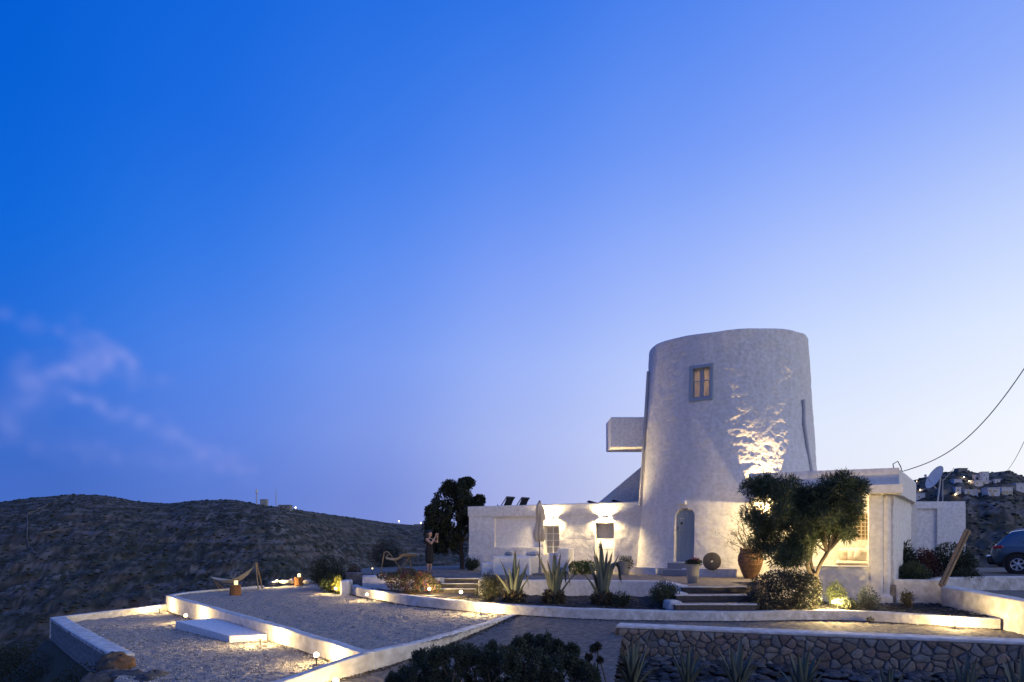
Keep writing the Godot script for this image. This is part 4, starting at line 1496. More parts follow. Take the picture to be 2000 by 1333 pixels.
	for q in [[2.85, -1.9, 0.15, "plump cream cushion leaning at the left of the veranda sofa", M.cream], [3.12, -1.75, -0.1, "white cushion in the middle of the veranda sofa", M.cloth], [3.3, -1.6, -0.3, "tilted white cushion against the veranda sofa's back", M.cloth]]:
		var c := MB.new()
		var rows2 := []
		var bs := Basis(vdir, Vector3.UP, vout) * Basis(Vector3.BACK, q[2]) * Basis(Vector3.RIGHT, -0.25)
		for i in 9:
			var e := -PI / 2 + PI * i / 8.0
			var r := PackedVector3Array()
			for j in 17:
				var a := TAU * j / 16.0
				var x := signf(cos(a)) * pow(absf(cos(a)), 0.5) * pow(maxf(cos(e), 0.0), 0.7)
				var y := signf(sin(a)) * pow(absf(sin(a)), 0.5) * pow(maxf(cos(e), 0.0), 0.7)
				r.append(vw(q[0], 0.86, q[1]) + bs * Vector3(x * 0.21, y * 0.21, sin(e) * 0.08))
			rows2.append(r)
		c.grid(rows2, false, true)
		single("cushion", c, q[4], q[3], "cushion", "cushions on the veranda sofa")
	# the lamps of the veranda
	for q in [[2.55, "round glowing lamp on the veranda ceiling above the sofa"], [1.25, "round glowing lamp on the veranda ceiling behind the olive tree"]]:
		var lp := vw(q[0], 2.60, -1.7)
		var lt := thing("ceiling_lamp", q[1], "ceiling lamp", lp, "veranda ceiling lamps")
		m = MB.new()
		m.lathe([Vector2(0.0, 0.07), Vector2(0.12, 0.07), Vector2(0.12, 0.04), Vector2(0.11, 0.03)], Transform3D(Basis(), lp), 20)
		part("fitting", m, M.white_paint, lt)
		m = MB.new()
		m.blob(lp - Vector3(0, 0.02, 0), Vector3(0.10, 0.06, 0.10), fine, 0.0)
		part("globe", m, M.lamp_glow, lt)
		lamp_light(lt, Vector3(0, -0.02, 0), 10.0, Color(1.0, 0.88, 0.64), 0.08)
	# the uplight on the roof that grazes the tower
	var ua := tower_angle(1490, 3.6)
	var ud := tower_dir(ua)
	var upos := tower_c + ud * (tower_r(1.6) + 0.24) + Vector3.UP * 1.7
	var ul := thing("roof_spotlight", "spotlight behind the veranda parapet aimed up the tower's rough wall", "spotlight", upos)
	m = MB.new()
	m.lathe([Vector2(0, -0.1), Vector2(0.07, -0.1), Vector2(0.08, 0.06), Vector2(0.075, 0.06), Vector2(0.07, 0.0), Vector2(0.0, 0.0)], Transform3D(Basis(), upos), 16)
	part("housing", m, M.black_metal, ul)
	m = MB.new()
	m.lathe([Vector2(0, 0.02), Vector2(0.065, 0.02), Vector2(0.065, 0.01)], Transform3D(Basis(), upos), 16)
	part("lens", m, M.lamp_glow, ul)
	# unseen roof lip, added and shaped to crop the beam on the tower
	m = MB.new()
	var lip := PackedVector2Array()
	var hw := 0.37 / (tower_r(2.8) + 0.18)
	var seg := func(a0: float, a1: float, r0: float, r1: float) -> PackedVector2Array:
		var ring := PackedVector2Array()
		for i in 9:
			var g: Vector3 = tower_c + tower_dir(lerpf(a0, a1, i / 8.0)) * r0
			ring.append(Vector2(g.x, -g.z))
		for i in 9:
			var g: Vector3 = tower_c + tower_dir(lerpf(a1, a0, i / 8.0)) * r1
			ring.append(Vector2(g.x, -g.z))
		return ring
	var r8 := tower_r(2.8)
	m.prism(seg.call(ua - 0.16, ua + 0.2, r8 + 0.197, r8 + 0.75), 2.74, 2.86)
	m.prism(seg.call(ua - 0.16, ua - hw, r8 - 0.15, r8 + 0.195), 2.74, 2.86)
	m.prism(seg.call(ua + hw, ua + 0.2, r8 - 0.15, r8 + 0.195), 2.74, 2.86)
	part("beam_crop_lip", m, M.smooth_white, t)
	var sp := SpotLight3D.new()
	sp.name = "light"
	sp.position = Vector3(0, 0.09, 0)
	sp.light_energy = 160.0
	sp.light_color = Color(1.0, 0.84, 0.58)
	sp.light_size = 0.02
	sp.spot_range = 30.0
	sp.spot_angle = 32.0
	sp.spot_attenuation = 0.35
	sp.shadow_enabled = true
	ul.add_child(sp, true)
	var aim := (Vector3.UP - ud * 0.07).normalized()
	sp.basis = Basis.looking_at(aim, ud)
	# annex, dish, planter wall and cable
	var an := thing("annex", "low flat white annex behind the bushes right of the veranda house", "house", P(16.2, 25.2))
	part("front_wall", wall_face(P(14.9, 25.1), P(17.05, 25.0), -0.1, 2.79, 0.3, [[0.05, 1.12, 0.35, 2.52]], 0.006, 0.15), M.smooth_white, an)
	m = MB.new()
	m.abox(14.9, 16.05, 0.3, 2.55, -25.35, -25.14, 0.0)
	part("door", m, M.smooth_white, an, "plain white door set flush in the annex wall")
	m = MB.new()
	m.prism(PackedVector2Array([Vector2(14.9, 25.42), Vector2(17.05, 25.32), Vector2(17.2, 28.5), Vector2(14.9, 28.5)]), -0.1, 2.74)
	part("rear_block", m, M.smooth_white, an)
	dish()
	single("planter_wall", wall_strip(straight([P(11.25, 19.6, 0.16), P(12.45, 19.3, 0.16)], 0.2), [-0.9, -0.9], 0.2, 0.01), M.kerb_white, "short low white planter wall in front of the dark bushes", "wall")
	single("ramp_wall", wall_strip(catmull([P(12.42, 19.25, 0.02), P(12.1, 18.6, 0.0), P(11.75, 17.2, -0.01), P(11.35, 15.6, -0.02), P(11.0, 14.0, -0.02), P(10.75, 12.2, -0.03)], 0.2), [-1.0, -1.0], 0.42, 0.014), M.kerb_white, "thick white wall curving toward the viewer at the right edge", "wall")
	single("parking_wall", wall_strip(catmull([P(12.55, 20.0, 0.1), P(13.4, 20.45, 0.16), P(15.5, 20.55, 0.2), P(20, 20.4, 0.22), P(30, 20.3, 0.22)], 0.3), [-0.5, -0.5], 0.3, 0.012), M.kerb_white, "long low white wall in front of the parked car", "wall")
	m = MB.new()
	var c0 := vw(4.0, 3.42, -0.1)
	var pts := [c0, c0 + Vector3(-0.02, 0.12, 0), c0 + Vector3(0.12, 0.2, 0), c0 + Vector3(0.2, 0.05, 0), c0 + Vector3(0.24, -0.1, 0.02)]
	var w0: Vector3 = pts[-1]
	var w1 := at(2060, 630, 19.0)
	for i in range(1, 25):
		var f := i / 24.0
		var p := w0.lerp(w1, f)
		p.y -= 0.95 * sin(PI * f) * (1.0 - 0.15 * f)
		pts.append(p)
	m.tube(catmull(pts, 0.3), 0.014, 6)
	single("power_cable", m, M.cable, "black cable sagging from the veranda roof corner up to the right", "cable")
	m = MB.new()
	pts = []
	for i in 13:
		var f := i / 12.0
		var p := at(1952, 932, 200.0).lerp(at(2030, 800, 90.0), f)
		p.y -= 2.0 * sin(PI * f)
		pts.append(p)
	m.tube(pts, 0.045, 5)
	single("far_cable", m, M.cable, "thin distant cable rising at the right edge of the sky", "cable")
	# leaning wooden post
	m = MB.new()
	var q0 := at(1839, 1146, 19.0)
	var q1 := at(1891, 1036, 19.4)
	var ax := (q1 - q0).normalized()
	var sd := ax.cross(Vector3.BACK).normalized()
	m.box(Transform3D(Basis(sd, ax, sd.cross(ax)), (q0 + q1) / 2), Vector3(0.15, q0.distance_to(q1), 0.13), 0.025)
	var post := single("leaning_post", m, M.post_wood, "square tan wooden post leaning to the right on the white wall", "post")
	var gr := MB.new()
	gr.box(Transform3D(Basis(sd, ax, sd.cross(ax)), (q0 + q1) / 2 + sd.cross(ax) * 0.062 - sd * 0.02), Vector3(0.05, q0.distance_to(q1) - 0.06, 0.012), 0.003)
	part("inlay_strip", gr, M.bark, post)

func dish() -> void:
	var p := at(1832, 981, 26.0)
	var t := thing("satellite_dish", "pale satellite dish tilted on a mast above the annex roof", "satellite dish", p)
	var m := MB.new()
	m.tube([p, p + Vector3(0.12, 1.0, 0)], 0.025, 8)
	part("mast", m, M.metal, t)
	var c := at(1829, 934, 26.0)
	var ax := Vector3(-0.88, 0.42, -0.05).normalized()
	var bs := Basis(Quaternion(Vector3.UP, ax))
	m = MB.new()
	m.lathe([Vector2(0.0, -0.02), Vector2(0.15, -0.012), Vector2(0.3, 0.02), Vector2(0.48, 0.085), Vector2(0.485, 0.075), Vector2(0.3, 0.0), Vector2(0.0, -0.05)], Transform3D(bs, c), 28)
	part("reflector", m, M.smooth_white, t)
	m = MB.new()
	var f := c + ax * 0.45 + Vector3(0, -0.1, 0)
	m.tube([c - Vector3(0, 0.42, 0), f], 0.014, 6)
	m.blob(f, Vector3.ONE * 0.05, fine, 0.0)
	part("feed_arm", m, M.metal, t)
	m = MB.new()
	m.tube([c + Vector3(0.05, -0.02, 0), p + Vector3(0.12, 0.98, 0)], 0.04, 6)
	part("bracket", m, M.black_metal, t)
	var a := thing("roof_aerial", "thin branched television aerial beside the satellite dish", "aerial", p + Vector3(0.2, 0, 0))
	m = MB.new()
	var b := at(1842, 940, 26.0)
	m.tube([p + Vector3(0.2, 0, 0), b], 0.012, 5)
	var tip := at(1862, 918, 26.0)
	m.tube([b, tip], 0.01, 5)
	for i in 5:
		var q := b.lerp(tip, i / 4.0)
		m.tube([q + Vector3(-0.05, 0.08, 0.1), q + Vector3(0.05, -0.08, -0.1)], 0.006, 4)
	part("rods", m, M.metal, a)

# ---------- plants
var agave_leaf := []

func make_agave_leaves() -> void:
	# five leaf shapes, one metre long at scale 1, rising from the origin and leaning towards +z
	for q in [[4.0, 14.0, 0.0], [10.0, 26.0, 0.0], [20.0, 46.0, 0.0], [30.0, 62.0, 0.0], [6.0, 24.0, 150.0]]:
		var mb := MB.new()
		var y := 0.0
		var z := 0.0
		var top := []
		var bot := []
		for i in 13:
			var s := i / 12.0
			var a := deg_to_rad(lerpf(q[0], q[1], s) + q[2] * smoothstep(0.52, 0.72, s))
			var w := 0.054 * (0.72 + 0.55 * sin(minf(s * 1.5, 1.0) * PI * 0.75)) * pow(1.0 - s, 0.62) + 0.0015
			var nn := Vector3(0, sin(a), -cos(a))
			var c := Vector3(0, y, z)
			top.append(PackedVector3Array([c + Vector3(-w, 0, 0) + nn * w * 0.45, c + Vector3(-w * 0.5, 0, 0) + nn * w * 0.1, c, c + Vector3(w * 0.5, 0, 0) + nn * w * 0.1, c + Vector3(w, 0, 0) + nn * w * 0.45]))
			bot.append(PackedVector3Array([c + Vector3(-w, 0, 0) + nn * w * 0.45, c + Vector3(-w * 0.5, 0, 0) - nn * w * 0.35, c - nn * w * 0.5, c + Vector3(w * 0.5, 0, 0) - nn * w * 0.35, c + Vector3(w, 0, 0) + nn * w * 0.45]))
			y += cos(a) / 12.0
			z += sin(a) / 12.0
		var cols := []
		for i in 13:
			var c := Color(0.075, 0.105, 0.078).lerp(Color(0.105, 0.125, 0.095), rng.randf())
			if i > 10: c = Color(0.07, 0.05, 0.035)
			cols.append(PackedColorArray([Color(0.13, 0.13, 0.085), c, c * 0.9, c, Color(0.13, 0.13, 0.085)]))
		mb.grid(top, false, false, cols)
		mb.grid(bot, true, false, cols)
		agave_leaf.append(mb.mesh())

func agave(label: String, p: Vector3, h: float, count: int, group: String, spread: float, folded := 0, skirt := false) -> void:
	var t := thing("agave", label, "agave", p, group)
	for i in count:
		var f := (i + 0.5) / count
		var k := clampi(int(f * 3.2 * spread + rng.randf() * 0.8), 0, 3)
		if i >= count - folded: k = 4
		var l := MeshInstance3D.new()
		l.name = "leaf"
		l.mesh = agave_leaf[k]
		l.material_override = M.agave
		var s := h * lerpf(1.02, 0.62, f) * rng.randf_range(0.88, 1.08)
		if k == 4: s = h * rng.randf_range(0.85, 1.1)
		var yaw := i * 2.39996 + rng.randf_range(-0.3, 0.3)
		if k == 4: yaw = [1.3, -1.2, 2.2][i % 3] + rng.randf_range(-0.3, 0.3)
		l.transform = Transform3D(Basis(Vector3.UP, yaw) * Basis(Vector3.RIGHT, rng.randf_range(-0.03, 0.1) * spread) * Basis.from_scale(Vector3(s * 1.25, s, s)), Vector3(0, 0.04, 0) + Basis(Vector3.UP, yaw) * Vector3(0, 0, 0.03 + 0.05 * f))
		t.add_child(l, true)
	if skirt:
		var m := MB.new()
		leaves(m, [[p + Vector3(0, 0.16, 0), Vector3(0.30, 0.20, 0.28)]], 420, 0.15, 0.06, Color(0.05, 0.035, 0.02), Color(0.15, 0.12, 0.06), 1.0, 0.1)
		var o := part("rosettes", m, M.leaf, t, "brownish small rosettes crowded round the base")
		o.set_meta("kind", "stuff")

func plants() -> void:
	make_agave_leaves()
	var g := "tall agaves in the bed below the porch"
	agave("upright pale agave in the bed, leftmost of the tall three, beside the feathery bush", P(0.06, 19.6, -0.52), 1.42, 13, g, 0.7, 1, true)
	agave("dark agave with leaves fanning left and one hooked leaf, before the wall stub", P(1.22, 19.2, -0.52), 1.52, 16, g, 0.75, 2, true)
	agave("tall agave before the curtained door with a drooping folded leaf at its left", P(2.58, 18.9, -0.52), 1.72, 13, g, 0.6, 2, true)
	g = "agaves below the stone wall"
	var px := [[1236.0, 12.9, 0.98, "tall blue green agave at the left end of the stone wall"], [1342.0, 13.1, 0.78, "agave below the stone wall, second from its left end"], [1440.0, 12.7, 0.92, "agave below the middle left of the stone wall, third from its left end"], [1566.0, 12.2, 0.9, "agave below the middle of the stone wall, fourth from its left end"], [1735.0, 11.8, 0.6, "low agave below the stone wall, the smallest of the row"], [1885.0, 11.3, 0.86, "agave below the right part of the stone wall, second from the right edge"], [1998.0, 10.9, 0.95, "agave below the stone wall cut by the right edge"]]
	for q in px:
		var x: float = (q[0] - 1000.0) / 1300.0 * q[1]
		agave(q[3], P(x, q[1], -1.62), q[2] + 0.1, 15, g, 1.0)
	# the olive-like tree in front of the veranda
	var tp := P(8.16, 18.0, -0.56)
	var t := thing("garden_tree", "dark narrow leaved garden tree with forked pale trunk in front of the lit veranda", "tree", tp)
	var bl := []
	for q in [[255, 430, 165, 150], [180, 560, 90, 150], [370, 270, 150, 75], [200, 270, 100, 70], [420, 600, 190, 130], [640, 610, 150, 120], [540, 470, 130, 95], [770, 430, 120, 110], [720, 265, 85, 75], [900, 275, 50, 36], [895, 420, 82, 88], [575, 360, 90, 70], [620, 500, 110, 110], [760, 580, 120, 95], [700, 360, 100, 80], [810, 560, 110, 110], [300, 730, 190, 85], [450, 400, 120, 110], [500, 730, 110, 60], [605, 430, 85, 95], [590, 345, 60, 35], [345, 790, 130, 55]]:
		var c := at(1430 + q[0] / 3.808, 880 + q[1] / 3.808, 18.0)
		c.z += rng.randf_range(-0.45, 0.45)
		bl.append([c, Vector3(q[2], q[3], 150.0) / 3.808 / 72.0])
	var tr := MB.new()
	var fork := P(8.18, 18.0, 0.42)
	tr.tube(catmull([tp - Vector3(0, 0.1, 0), P(8.24, 18.0, 0.0), fork], 0.1), 0.085, 9)
	var l1 := at(1581, 1082, 18.0)
	var l2 := at(1616, 1080, 17.9)
	tr.tube(catmull([P(8.16, 18.0, 0.30), P(8.0, 18.02, 0.62), l1, at(1560, 1040, 18.1)], 0.1), 0.055, 8)
	tr.tube(catmull([P(8.22, 18.0, 0.30), P(8.30, 17.95, 0.62), l2, at(1640, 1035, 17.9)], 0.1), 0.05, 8)
	tr.tube(catmull([P(8.18, 18.0, 0.4), P(8.13, 18.1, 0.8), at(1592, 1050, 18.2)], 0.1), 0.045, 8)
	for b in bl:
		var from := l1 if (b[0] as Vector3).x < 7.9 else l2
		limb(tr, from, b[0], 0.028, 0.009, 0.08, 6)
		for i in 5: limb(tr, b[0], (b[0] as Vector3) + (b[1] as Vector3) * Vector3(rng.randfn(), rng.randfn(), rng.randfn()) * 0.55, 0.009, 0.003, 0.1, 4)
	part("trunk", tr, M.bark, t)
	var lf := MB.new()
	var clumps := []
	for b in bl:
		var r: Vector3 = b[1]
		for i in int(10 + 40 * r.x * r.y):
			var d := Vector3(rng.randfn(), rng.randfn(), rng.randfn()).normalized() * pow(rng.randf(), 0.4)
			clumps.append([(b[0] as Vector3) + d * r, Vector3.ONE * rng.randf_range(0.13, 0.24)])
	leaves(lf, clumps, 48000, 0.16, 0.021, Color(0.035, 0.055, 0.024), Color(0.11, 0.14, 0.065), 0.4, 0.1)
	part("crown", lf, M.leaf, t)
	# the cypress-like tree behind the person
	tp = P(-2.45, 31.0, 0.0)
	t = thing("cypress_tree", "dark dense evergreen tree at the left end of the long house", "tree", tp)
	bl = []
	for q in [[890, 1000, 44, 52], [905, 965, 22, 26], [880, 955, 14, 14], [870, 985, 26, 30], [856, 1012, 26, 34], [848, 1035, 20, 30], [852, 1060, 22, 20], [845, 1003, 10, 12], [925, 985, 16, 12], [892, 1045, 48, 38], [870, 1055, 34, 24], [915, 1010, 26, 40], [935, 978, 9, 7], [912, 945, 12, 8]]:
		var c := at(q[0], q[1], 31.0)
		c.z += rng.randf_range(-0.35, 0.35)
		bl.append([c, Vector3(q[2], q[3], (q[2] + q[3]) * 0.5) / 42.0])
	tr = MB.new()
	tr.tube(catmull([tp + Vector3(0.12, -0.1, 0), tp + Vector3(0.1, 0.6, 0), at(895, 1000, 31)], 0.2), 0.10, 8)
	for b in bl: limb(tr, tp + Vector3(0.1, 1.2, 0), b[0], 0.03, 0.01)
	part("trunk", tr, M.bark, t)
	lf = MB.new()
	clumps = []
	for b in bl:
		for i in 60:
			var d := Vector3(rng.randfn(), rng.randfn(), rng.randfn()).normalized() * pow(rng.randf(), 0.33)
			clumps.append([(b[0] as Vector3) + d * (b[1] as Vector3), Vector3.ONE * rng.randf_range(0.08, 0.16)])
	leaves(lf, clumps, 46000, 0.10, 0.05, Color(0.010, 0.016, 0.009), Color(0.04, 0.055, 0.022), 0.5, 0.3)
	part("crown", lf, M.leaf, t)
	# clipped shrub under the garden tree
	var c := at(1534, 1150, 17.5)
	var sp := Vector3(c.x, -0.56, c.z)
	bl = []
	for q in [[-0.5, 0.5, 0.44, 0.46], [0.0, 0.56, 0.5, 0.52], [0.46, 0.52, 0.42, 0.5], [-0.25, 0.8, 0.4, 0.28], [0.3, 0.84, 0.42, 0.26], [-0.6, 0.3, 0.33, 0.3], [0.6, 0.3, 0.33, 0.3], [0.66, 0.62, 0.26, 0.34]]:
		bl.append([Vector3(q[0], q[1], rng.randf_range(-0.12, 0.12)), Vector3(q[2], q[3], 0.46)])
	shrub("round_shrub", "large rounded grey green shrub right of the dark stair", "shrub", sp, bl, 9000, 0.06, 0.032, Color(0.035, 0.042, 0.028), Color(0.10, 0.11, 0.075), "", 0.9)
	small_plants()
	front_bush()

func small_plants() -> void:
	var dk := Color(0.014, 0.022, 0.010)
	var gr := Color(0.05, 0.07, 0.03)
	var e := [
		["feathery_bush", "feathery dark bush in the bed left of the first tall agave", 957, 1165, 19.9, -0.52, 0.42, 0.5, 2600, 0.14, 0.012, Color(0.03, 0.035, 0.018), Color(0.10, 0.10, 0.05)],
		["feathery_bush", "low dark bush between the third agave and the round bush", 1213, 1180, 18.4, -0.52, 0.30, 0.22, 900, 0.09, 0.02, dk, gr],
		["round_bush", "rounded green bush at the left side of the dark stair", 1297, 1182, 18.3, -0.52, 0.46, 0.42, 3400, 0.06, 0.02, Color(0.025, 0.04, 0.012), Color(0.09, 0.12, 0.045)],
		["small_shrub", "small brightly lit shrub beside the uplight under the garden tree", 1634, 1187, 18.4, -0.54, 0.30, 0.42, 1500, 0.09, 0.02, gr, Color(0.13, 0.15, 0.08)],
		["small_shrub", "low silvery shrub at the foot of the veranda sill wall", 1697, 1190, 17.6, -0.54, 0.28, 0.36, 900, 0.09, 0.02, Color(0.07, 0.09, 0.07), Color(0.16, 0.18, 0.14)],
		["small_shrub", "tiny dark shrub in front of the veranda pillar", 1655, 1190, 17.4, -0.54, 0.3, 0.2, 700, 0.08, 0.02, dk, gr],
		["small_shrub", "brownish small shrub before the planter wall", 1772, 1188, 17.9, -0.54, 0.2, 0.3, 500, 0.08, 0.025, Color(0.06, 0.05, 0.025), Color(0.12, 0.11, 0.05)],
		["terrace_bush", "big dark bush at the back of the upper gravel terrace", 640, 1150, 28.2, -0.77, 0.85, 0.85, 5200, 0.09, 0.03, dk, Color(0.03, 0.04, 0.018)],
		["terrace_bush", "rounded green bush beside the yellow lit shrub", 648, 1152, 26.7, -0.77, 0.5, 0.45, 3000, 0.07, 0.03, Color(0.02, 0.035, 0.01), Color(0.05, 0.08, 0.02)],
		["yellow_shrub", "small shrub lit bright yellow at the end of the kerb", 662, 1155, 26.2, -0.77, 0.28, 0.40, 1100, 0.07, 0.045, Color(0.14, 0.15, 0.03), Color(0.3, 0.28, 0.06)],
		["dark_bush", "dark wispy bush behind the far hammock", 752, 1116, 34.0, -0.2, 0.95, 0.95, 4500, 0.13, 0.02, Color(0.015, 0.022, 0.016), Color(0.035, 0.05, 0.03)],
		["reddish_bush", "small reddish brown bush behind the rough white wall", 692, 1126, 28.0, -0.2, 0.35, 0.25, 700, 0.08, 0.03, Color(0.04, 0.022, 0.012), Color(0.11, 0.06, 0.03)],
		["dark_bush", "low dark plants at the foot of the evergreen tree, beside the white corner", 922, 1113, 29.5, 0.0, 0.35, 0.32, 1200, 0.09, 0.03, dk, gr],
		["bank_bush", "dark shrub against the outside of the grey terrace wall", 165, 1330, 13.9, -2.6, 0.95, 0.75, 5200, 0.08, 0.02, dk, Color(0.04, 0.05, 0.02)],
		["bank_bush", "wide dark shrub on the slope at the lower left edge", 40, 1320, 17.5, -3.2, 1.3, 0.95, 6500, 0.09, 0.02, dk, Color(0.035, 0.045, 0.02)],
		["bank_bush", "dark bank of bushes on the slope left of the terrace corner", 55, 1250, 24.0, -3.6, 1.7, 0.75, 6500, 0.10, 0.025, dk, Color(0.035, 0.045, 0.02)],
		["planter_bush", "large dark green bush behind the leaning post", 1858, 1135, 22.6, 0.05, 0.85, 0.68, 5200, 0.09, 0.035, dk, gr],
		["planter_bush", "rounded light green bush in front of the annex", 1785, 1134, 20.6, -0.1, 0.52, 0.44, 3800, 0.06, 0.03, Color(0.03, 0.05, 0.025), Color(0.08, 0.11, 0.055)],
		["planter_bush", "upright dark spiky bush against the veranda side wall", 1770, 1134, 21.6, 0.0, 0.28, 0.75, 1800, 0.13, 0.03, dk, gr],
		["red_bush", "dark bush with red leaves between the planter bushes", 1806, 1118, 21.8, 0.0, 0.5, 0.62, 2600, 0.08, 0.035, Color(0.05, 0.012, 0.012), Color(0.09, 0.035, 0.03)],
		["planter_bush", "low dark creeping bush at the base of the leaning post", 1885, 1138, 20.9, 0.05, 0.5, 0.2, 1500, 0.07, 0.03, dk, gr],
	]
	for q in e:
		var x: float = (q[2] - 1000.0) / 1300.0 * q[4]
		var p := P(x, q[4], q[5])
		var bl := []
		var rx: float = q[6]
		var h: float = q[7]
		bl.append([Vector3(0, h * 0.9, 0), Vector3(rx * 0.7, h * 0.85, rx * 0.7)])
		for i in 5:
			var a := i * TAU / 5.0 + rng.randf()
			bl.append([Vector3(cos(a) * rx * 0.55, h * rng.randf_range(0.5, 1.0), sin(a) * rx * 0.55), Vector3(rx * 0.42, h * 0.55, rx * 0.42)])
		shrub(q[0], q[1], "bush", p, bl, q[8], q[9], q[10], q[11], q[12], "", 0.7)
	# flowering bush beside the left stair
	var fp := P(-3.35, 22.3, -0.5)
	var t := thing("flowering_bush", "sprawling flowering bush with dark red bracts, lit from below", "bush", fp)
	var st := MB.new()
	var lf := MB.new()
	var fl := MB.new()
	var bl := []
	for q in [[-0.55, 0.45, 0.35, 0.3], [0.0, 0.42, 0.4, 0.36], [0.45, 0.4, 0.38, 0.3], [-0.2, 0.68, 0.4, 0.2], [0.35, 0.62, 0.3, 0.18], [-0.9, 0.62, 0.3, 0.12], [0.75, 0.28, 0.25, 0.2]]:
		bl.append([fp + Vector3(q[0], q[1], rng.randf_range(-0.15, 0.15)), Vector3(q[2], q[3], 0.4)])
	for b in bl:
		for i in 4: limb(st, fp + Vector3(rng.randfn() * 0.1, 0, 0), (b[0] as Vector3) + (b[1] as Vector3) * Vector3(rng.randfn(), rng.randfn(), rng.randfn()) * 0.5, 0.012, 0.004)
	leaves(lf, bl, 3600, 0.06, 0.04, Color(0.03, 0.04, 0.015), Color(0.10, 0.10, 0.04), 0.8)
	leaves(fl, bl, 1100, 0.055, 0.05, Color(0.08, 0.010, 0.02), Color(0.22, 0.04, 0.05), 1.0)
	part("stems", st, M.bark, t)
	part("foliage", lf, M.leaf, t)
	part("flowers", fl, M.leaf, t)
	# bare branches and the big jar
	var jp := at(1466, 1128, 23.0)
	jp.y = 0.0
	var jar := thing("storage_jar", "large ochre earthenware jar with a bare branched plant at the veranda entrance", "jar", jp)
	var m := MB.new()
	m.lathe([Vector2(0, 0.0), Vector2(0.2, 0.0), Vector2(0.22, 0.03), Vector2(0.31, 0.25), Vector2(0.39, 0.48), Vector2(0.415, 0.64), Vector2(0.40, 0.78), Vector2(0.36, 0.90), Vector2(0.335, 0.96), Vector2(0.355, 1.0), Vector2(0.36, 1.03), Vector2(0.33, 1.05), Vector2(0.29, 1.02), Vector2(0.29, 0.9)], Transform3D(Basis(), jp), 32)
	for q in [[0.33, 0.345], [0.48, 0.393], [0.62, 0.416], [0.76, 0.405], [0.87, 0.372]]:
		var r := []
		for i in 33:
			var a := TAU * i / 32.0
			r.append(jp + Vector3(cos(a) * q[1], q[0], sin(a) * q[1]))
		m.tube(r, 0.012, 6, false)
	part("body", m, M.terracotta, jar)
	m = MB.new()
	m.lathe([Vector2(0, 0.96), Vector2(0.295, 0.95)], Transform3D(Basis(), jp), 20)
	part("soil", m, M.soil, jar)
	m = MB.new()
	var tips := []
	for i in 9:
		var a := rng.randf_range(PI * 0.55, PI * 1.35) if i < 6 else rng.randf() * TAU
		var b := jp + Vector3(cos(a) * rng.randf_range(0.3, 1.15), 1.0 + rng.randf_range(0.3, 1.1), sin(a) * 0.35)
		limb(m, jp + Vector3(rng.randfn() * 0.05, 0.9, 0), b, 0.02, 0.007, 0.08)
		for j in 4:
			var s := jp.lerp(b, rng.randf_range(0.55, 0.95)) + Vector3(0, 0.35, 0) * 0.3
			var e2 := s + Vector3(rng.randf_range(-0.35, 0.1), rng.randf_range(0.0, 0.35), rng.randfn() * 0.1)
			limb(m, s, e2, 0.007, 0.003)
			tips.append([e2, Vector3.ONE * 0.10])
	part("branches", m, M.bark, jar)
	m = MB.new()
	leaves(m, tips, 800, 0.07, 0.012, Color(0.05, 0.06, 0.035), Color(0.12, 0.12, 0.07), 0.5)
	leaves(m, [[jp + Vector3(0.05, 1.1, 0), Vector3(0.3, 0.25, 0.28)]], 500, 0.09, 0.018, dk, gr)
	part("foliage", m, M.leaf, jar)
	planter(at(1353.5, 1140, 20.4), 0.21, 0.155, 0.58, "tapered grey planter with red flowers at the top of the dark stair", Color(0.03, 0.05, 0.015), Color(0.08, 0.11, 0.03), 0.22, true)
	# the millstone leaning on the ledge
	m = MB.new()
	var mc := at(1391, 1097, 24.02)
	var md := tower_dir(tower_angle(1391, 0.6))
	var bs := Basis(Quaternion(Vector3.UP, (md + Vector3.UP * 0.15).normalized()))
	m.lathe([Vector2(0.045, -0.07), Vector2(0.27, -0.07), Vector2(0.32, -0.05), Vector2(0.325, 0.04), Vector2(0.29, 0.075), Vector2(0.07, 0.085), Vector2(0.045, 0.06), Vector2(0.045, -0.07)], Transform3D(bs, mc), 30)
	single("millstone", m, M.millstone, "round brown millstone leaning on the ledge at the tower's foot", "millstone")
	# tufts along the kerb
	var i := 0
	for q in [[1269, 1206, 0.22, "dry tuft growing where the kerb meets the path left of the dark stair"], [1538, 1212, 0.12, "small weed at the kerb's foot below the round shrub"], [1700, 1216, 0.10, "small weed at the kerb's foot below the veranda pillar"], [1759, 1215, 0.2, "leafy weed at the kerb's foot below the planter wall"], [1877, 1222, 0.14, "yellowish weed at the kerb's foot just left of the right hand light"]]:
		var p := on(q[0], q[1], -0.75)
		shrub("weed", q[3], "weed", p, [[Vector3(0, q[2] * 0.5, 0), Vector3(0.07, q[2] * 0.6, 0.07)]], 160, 0.06, 0.012, Color(0.05, 0.05, 0.02), Color(0.14, 0.13, 0.05), "weeds along the kerb")
		i += 1

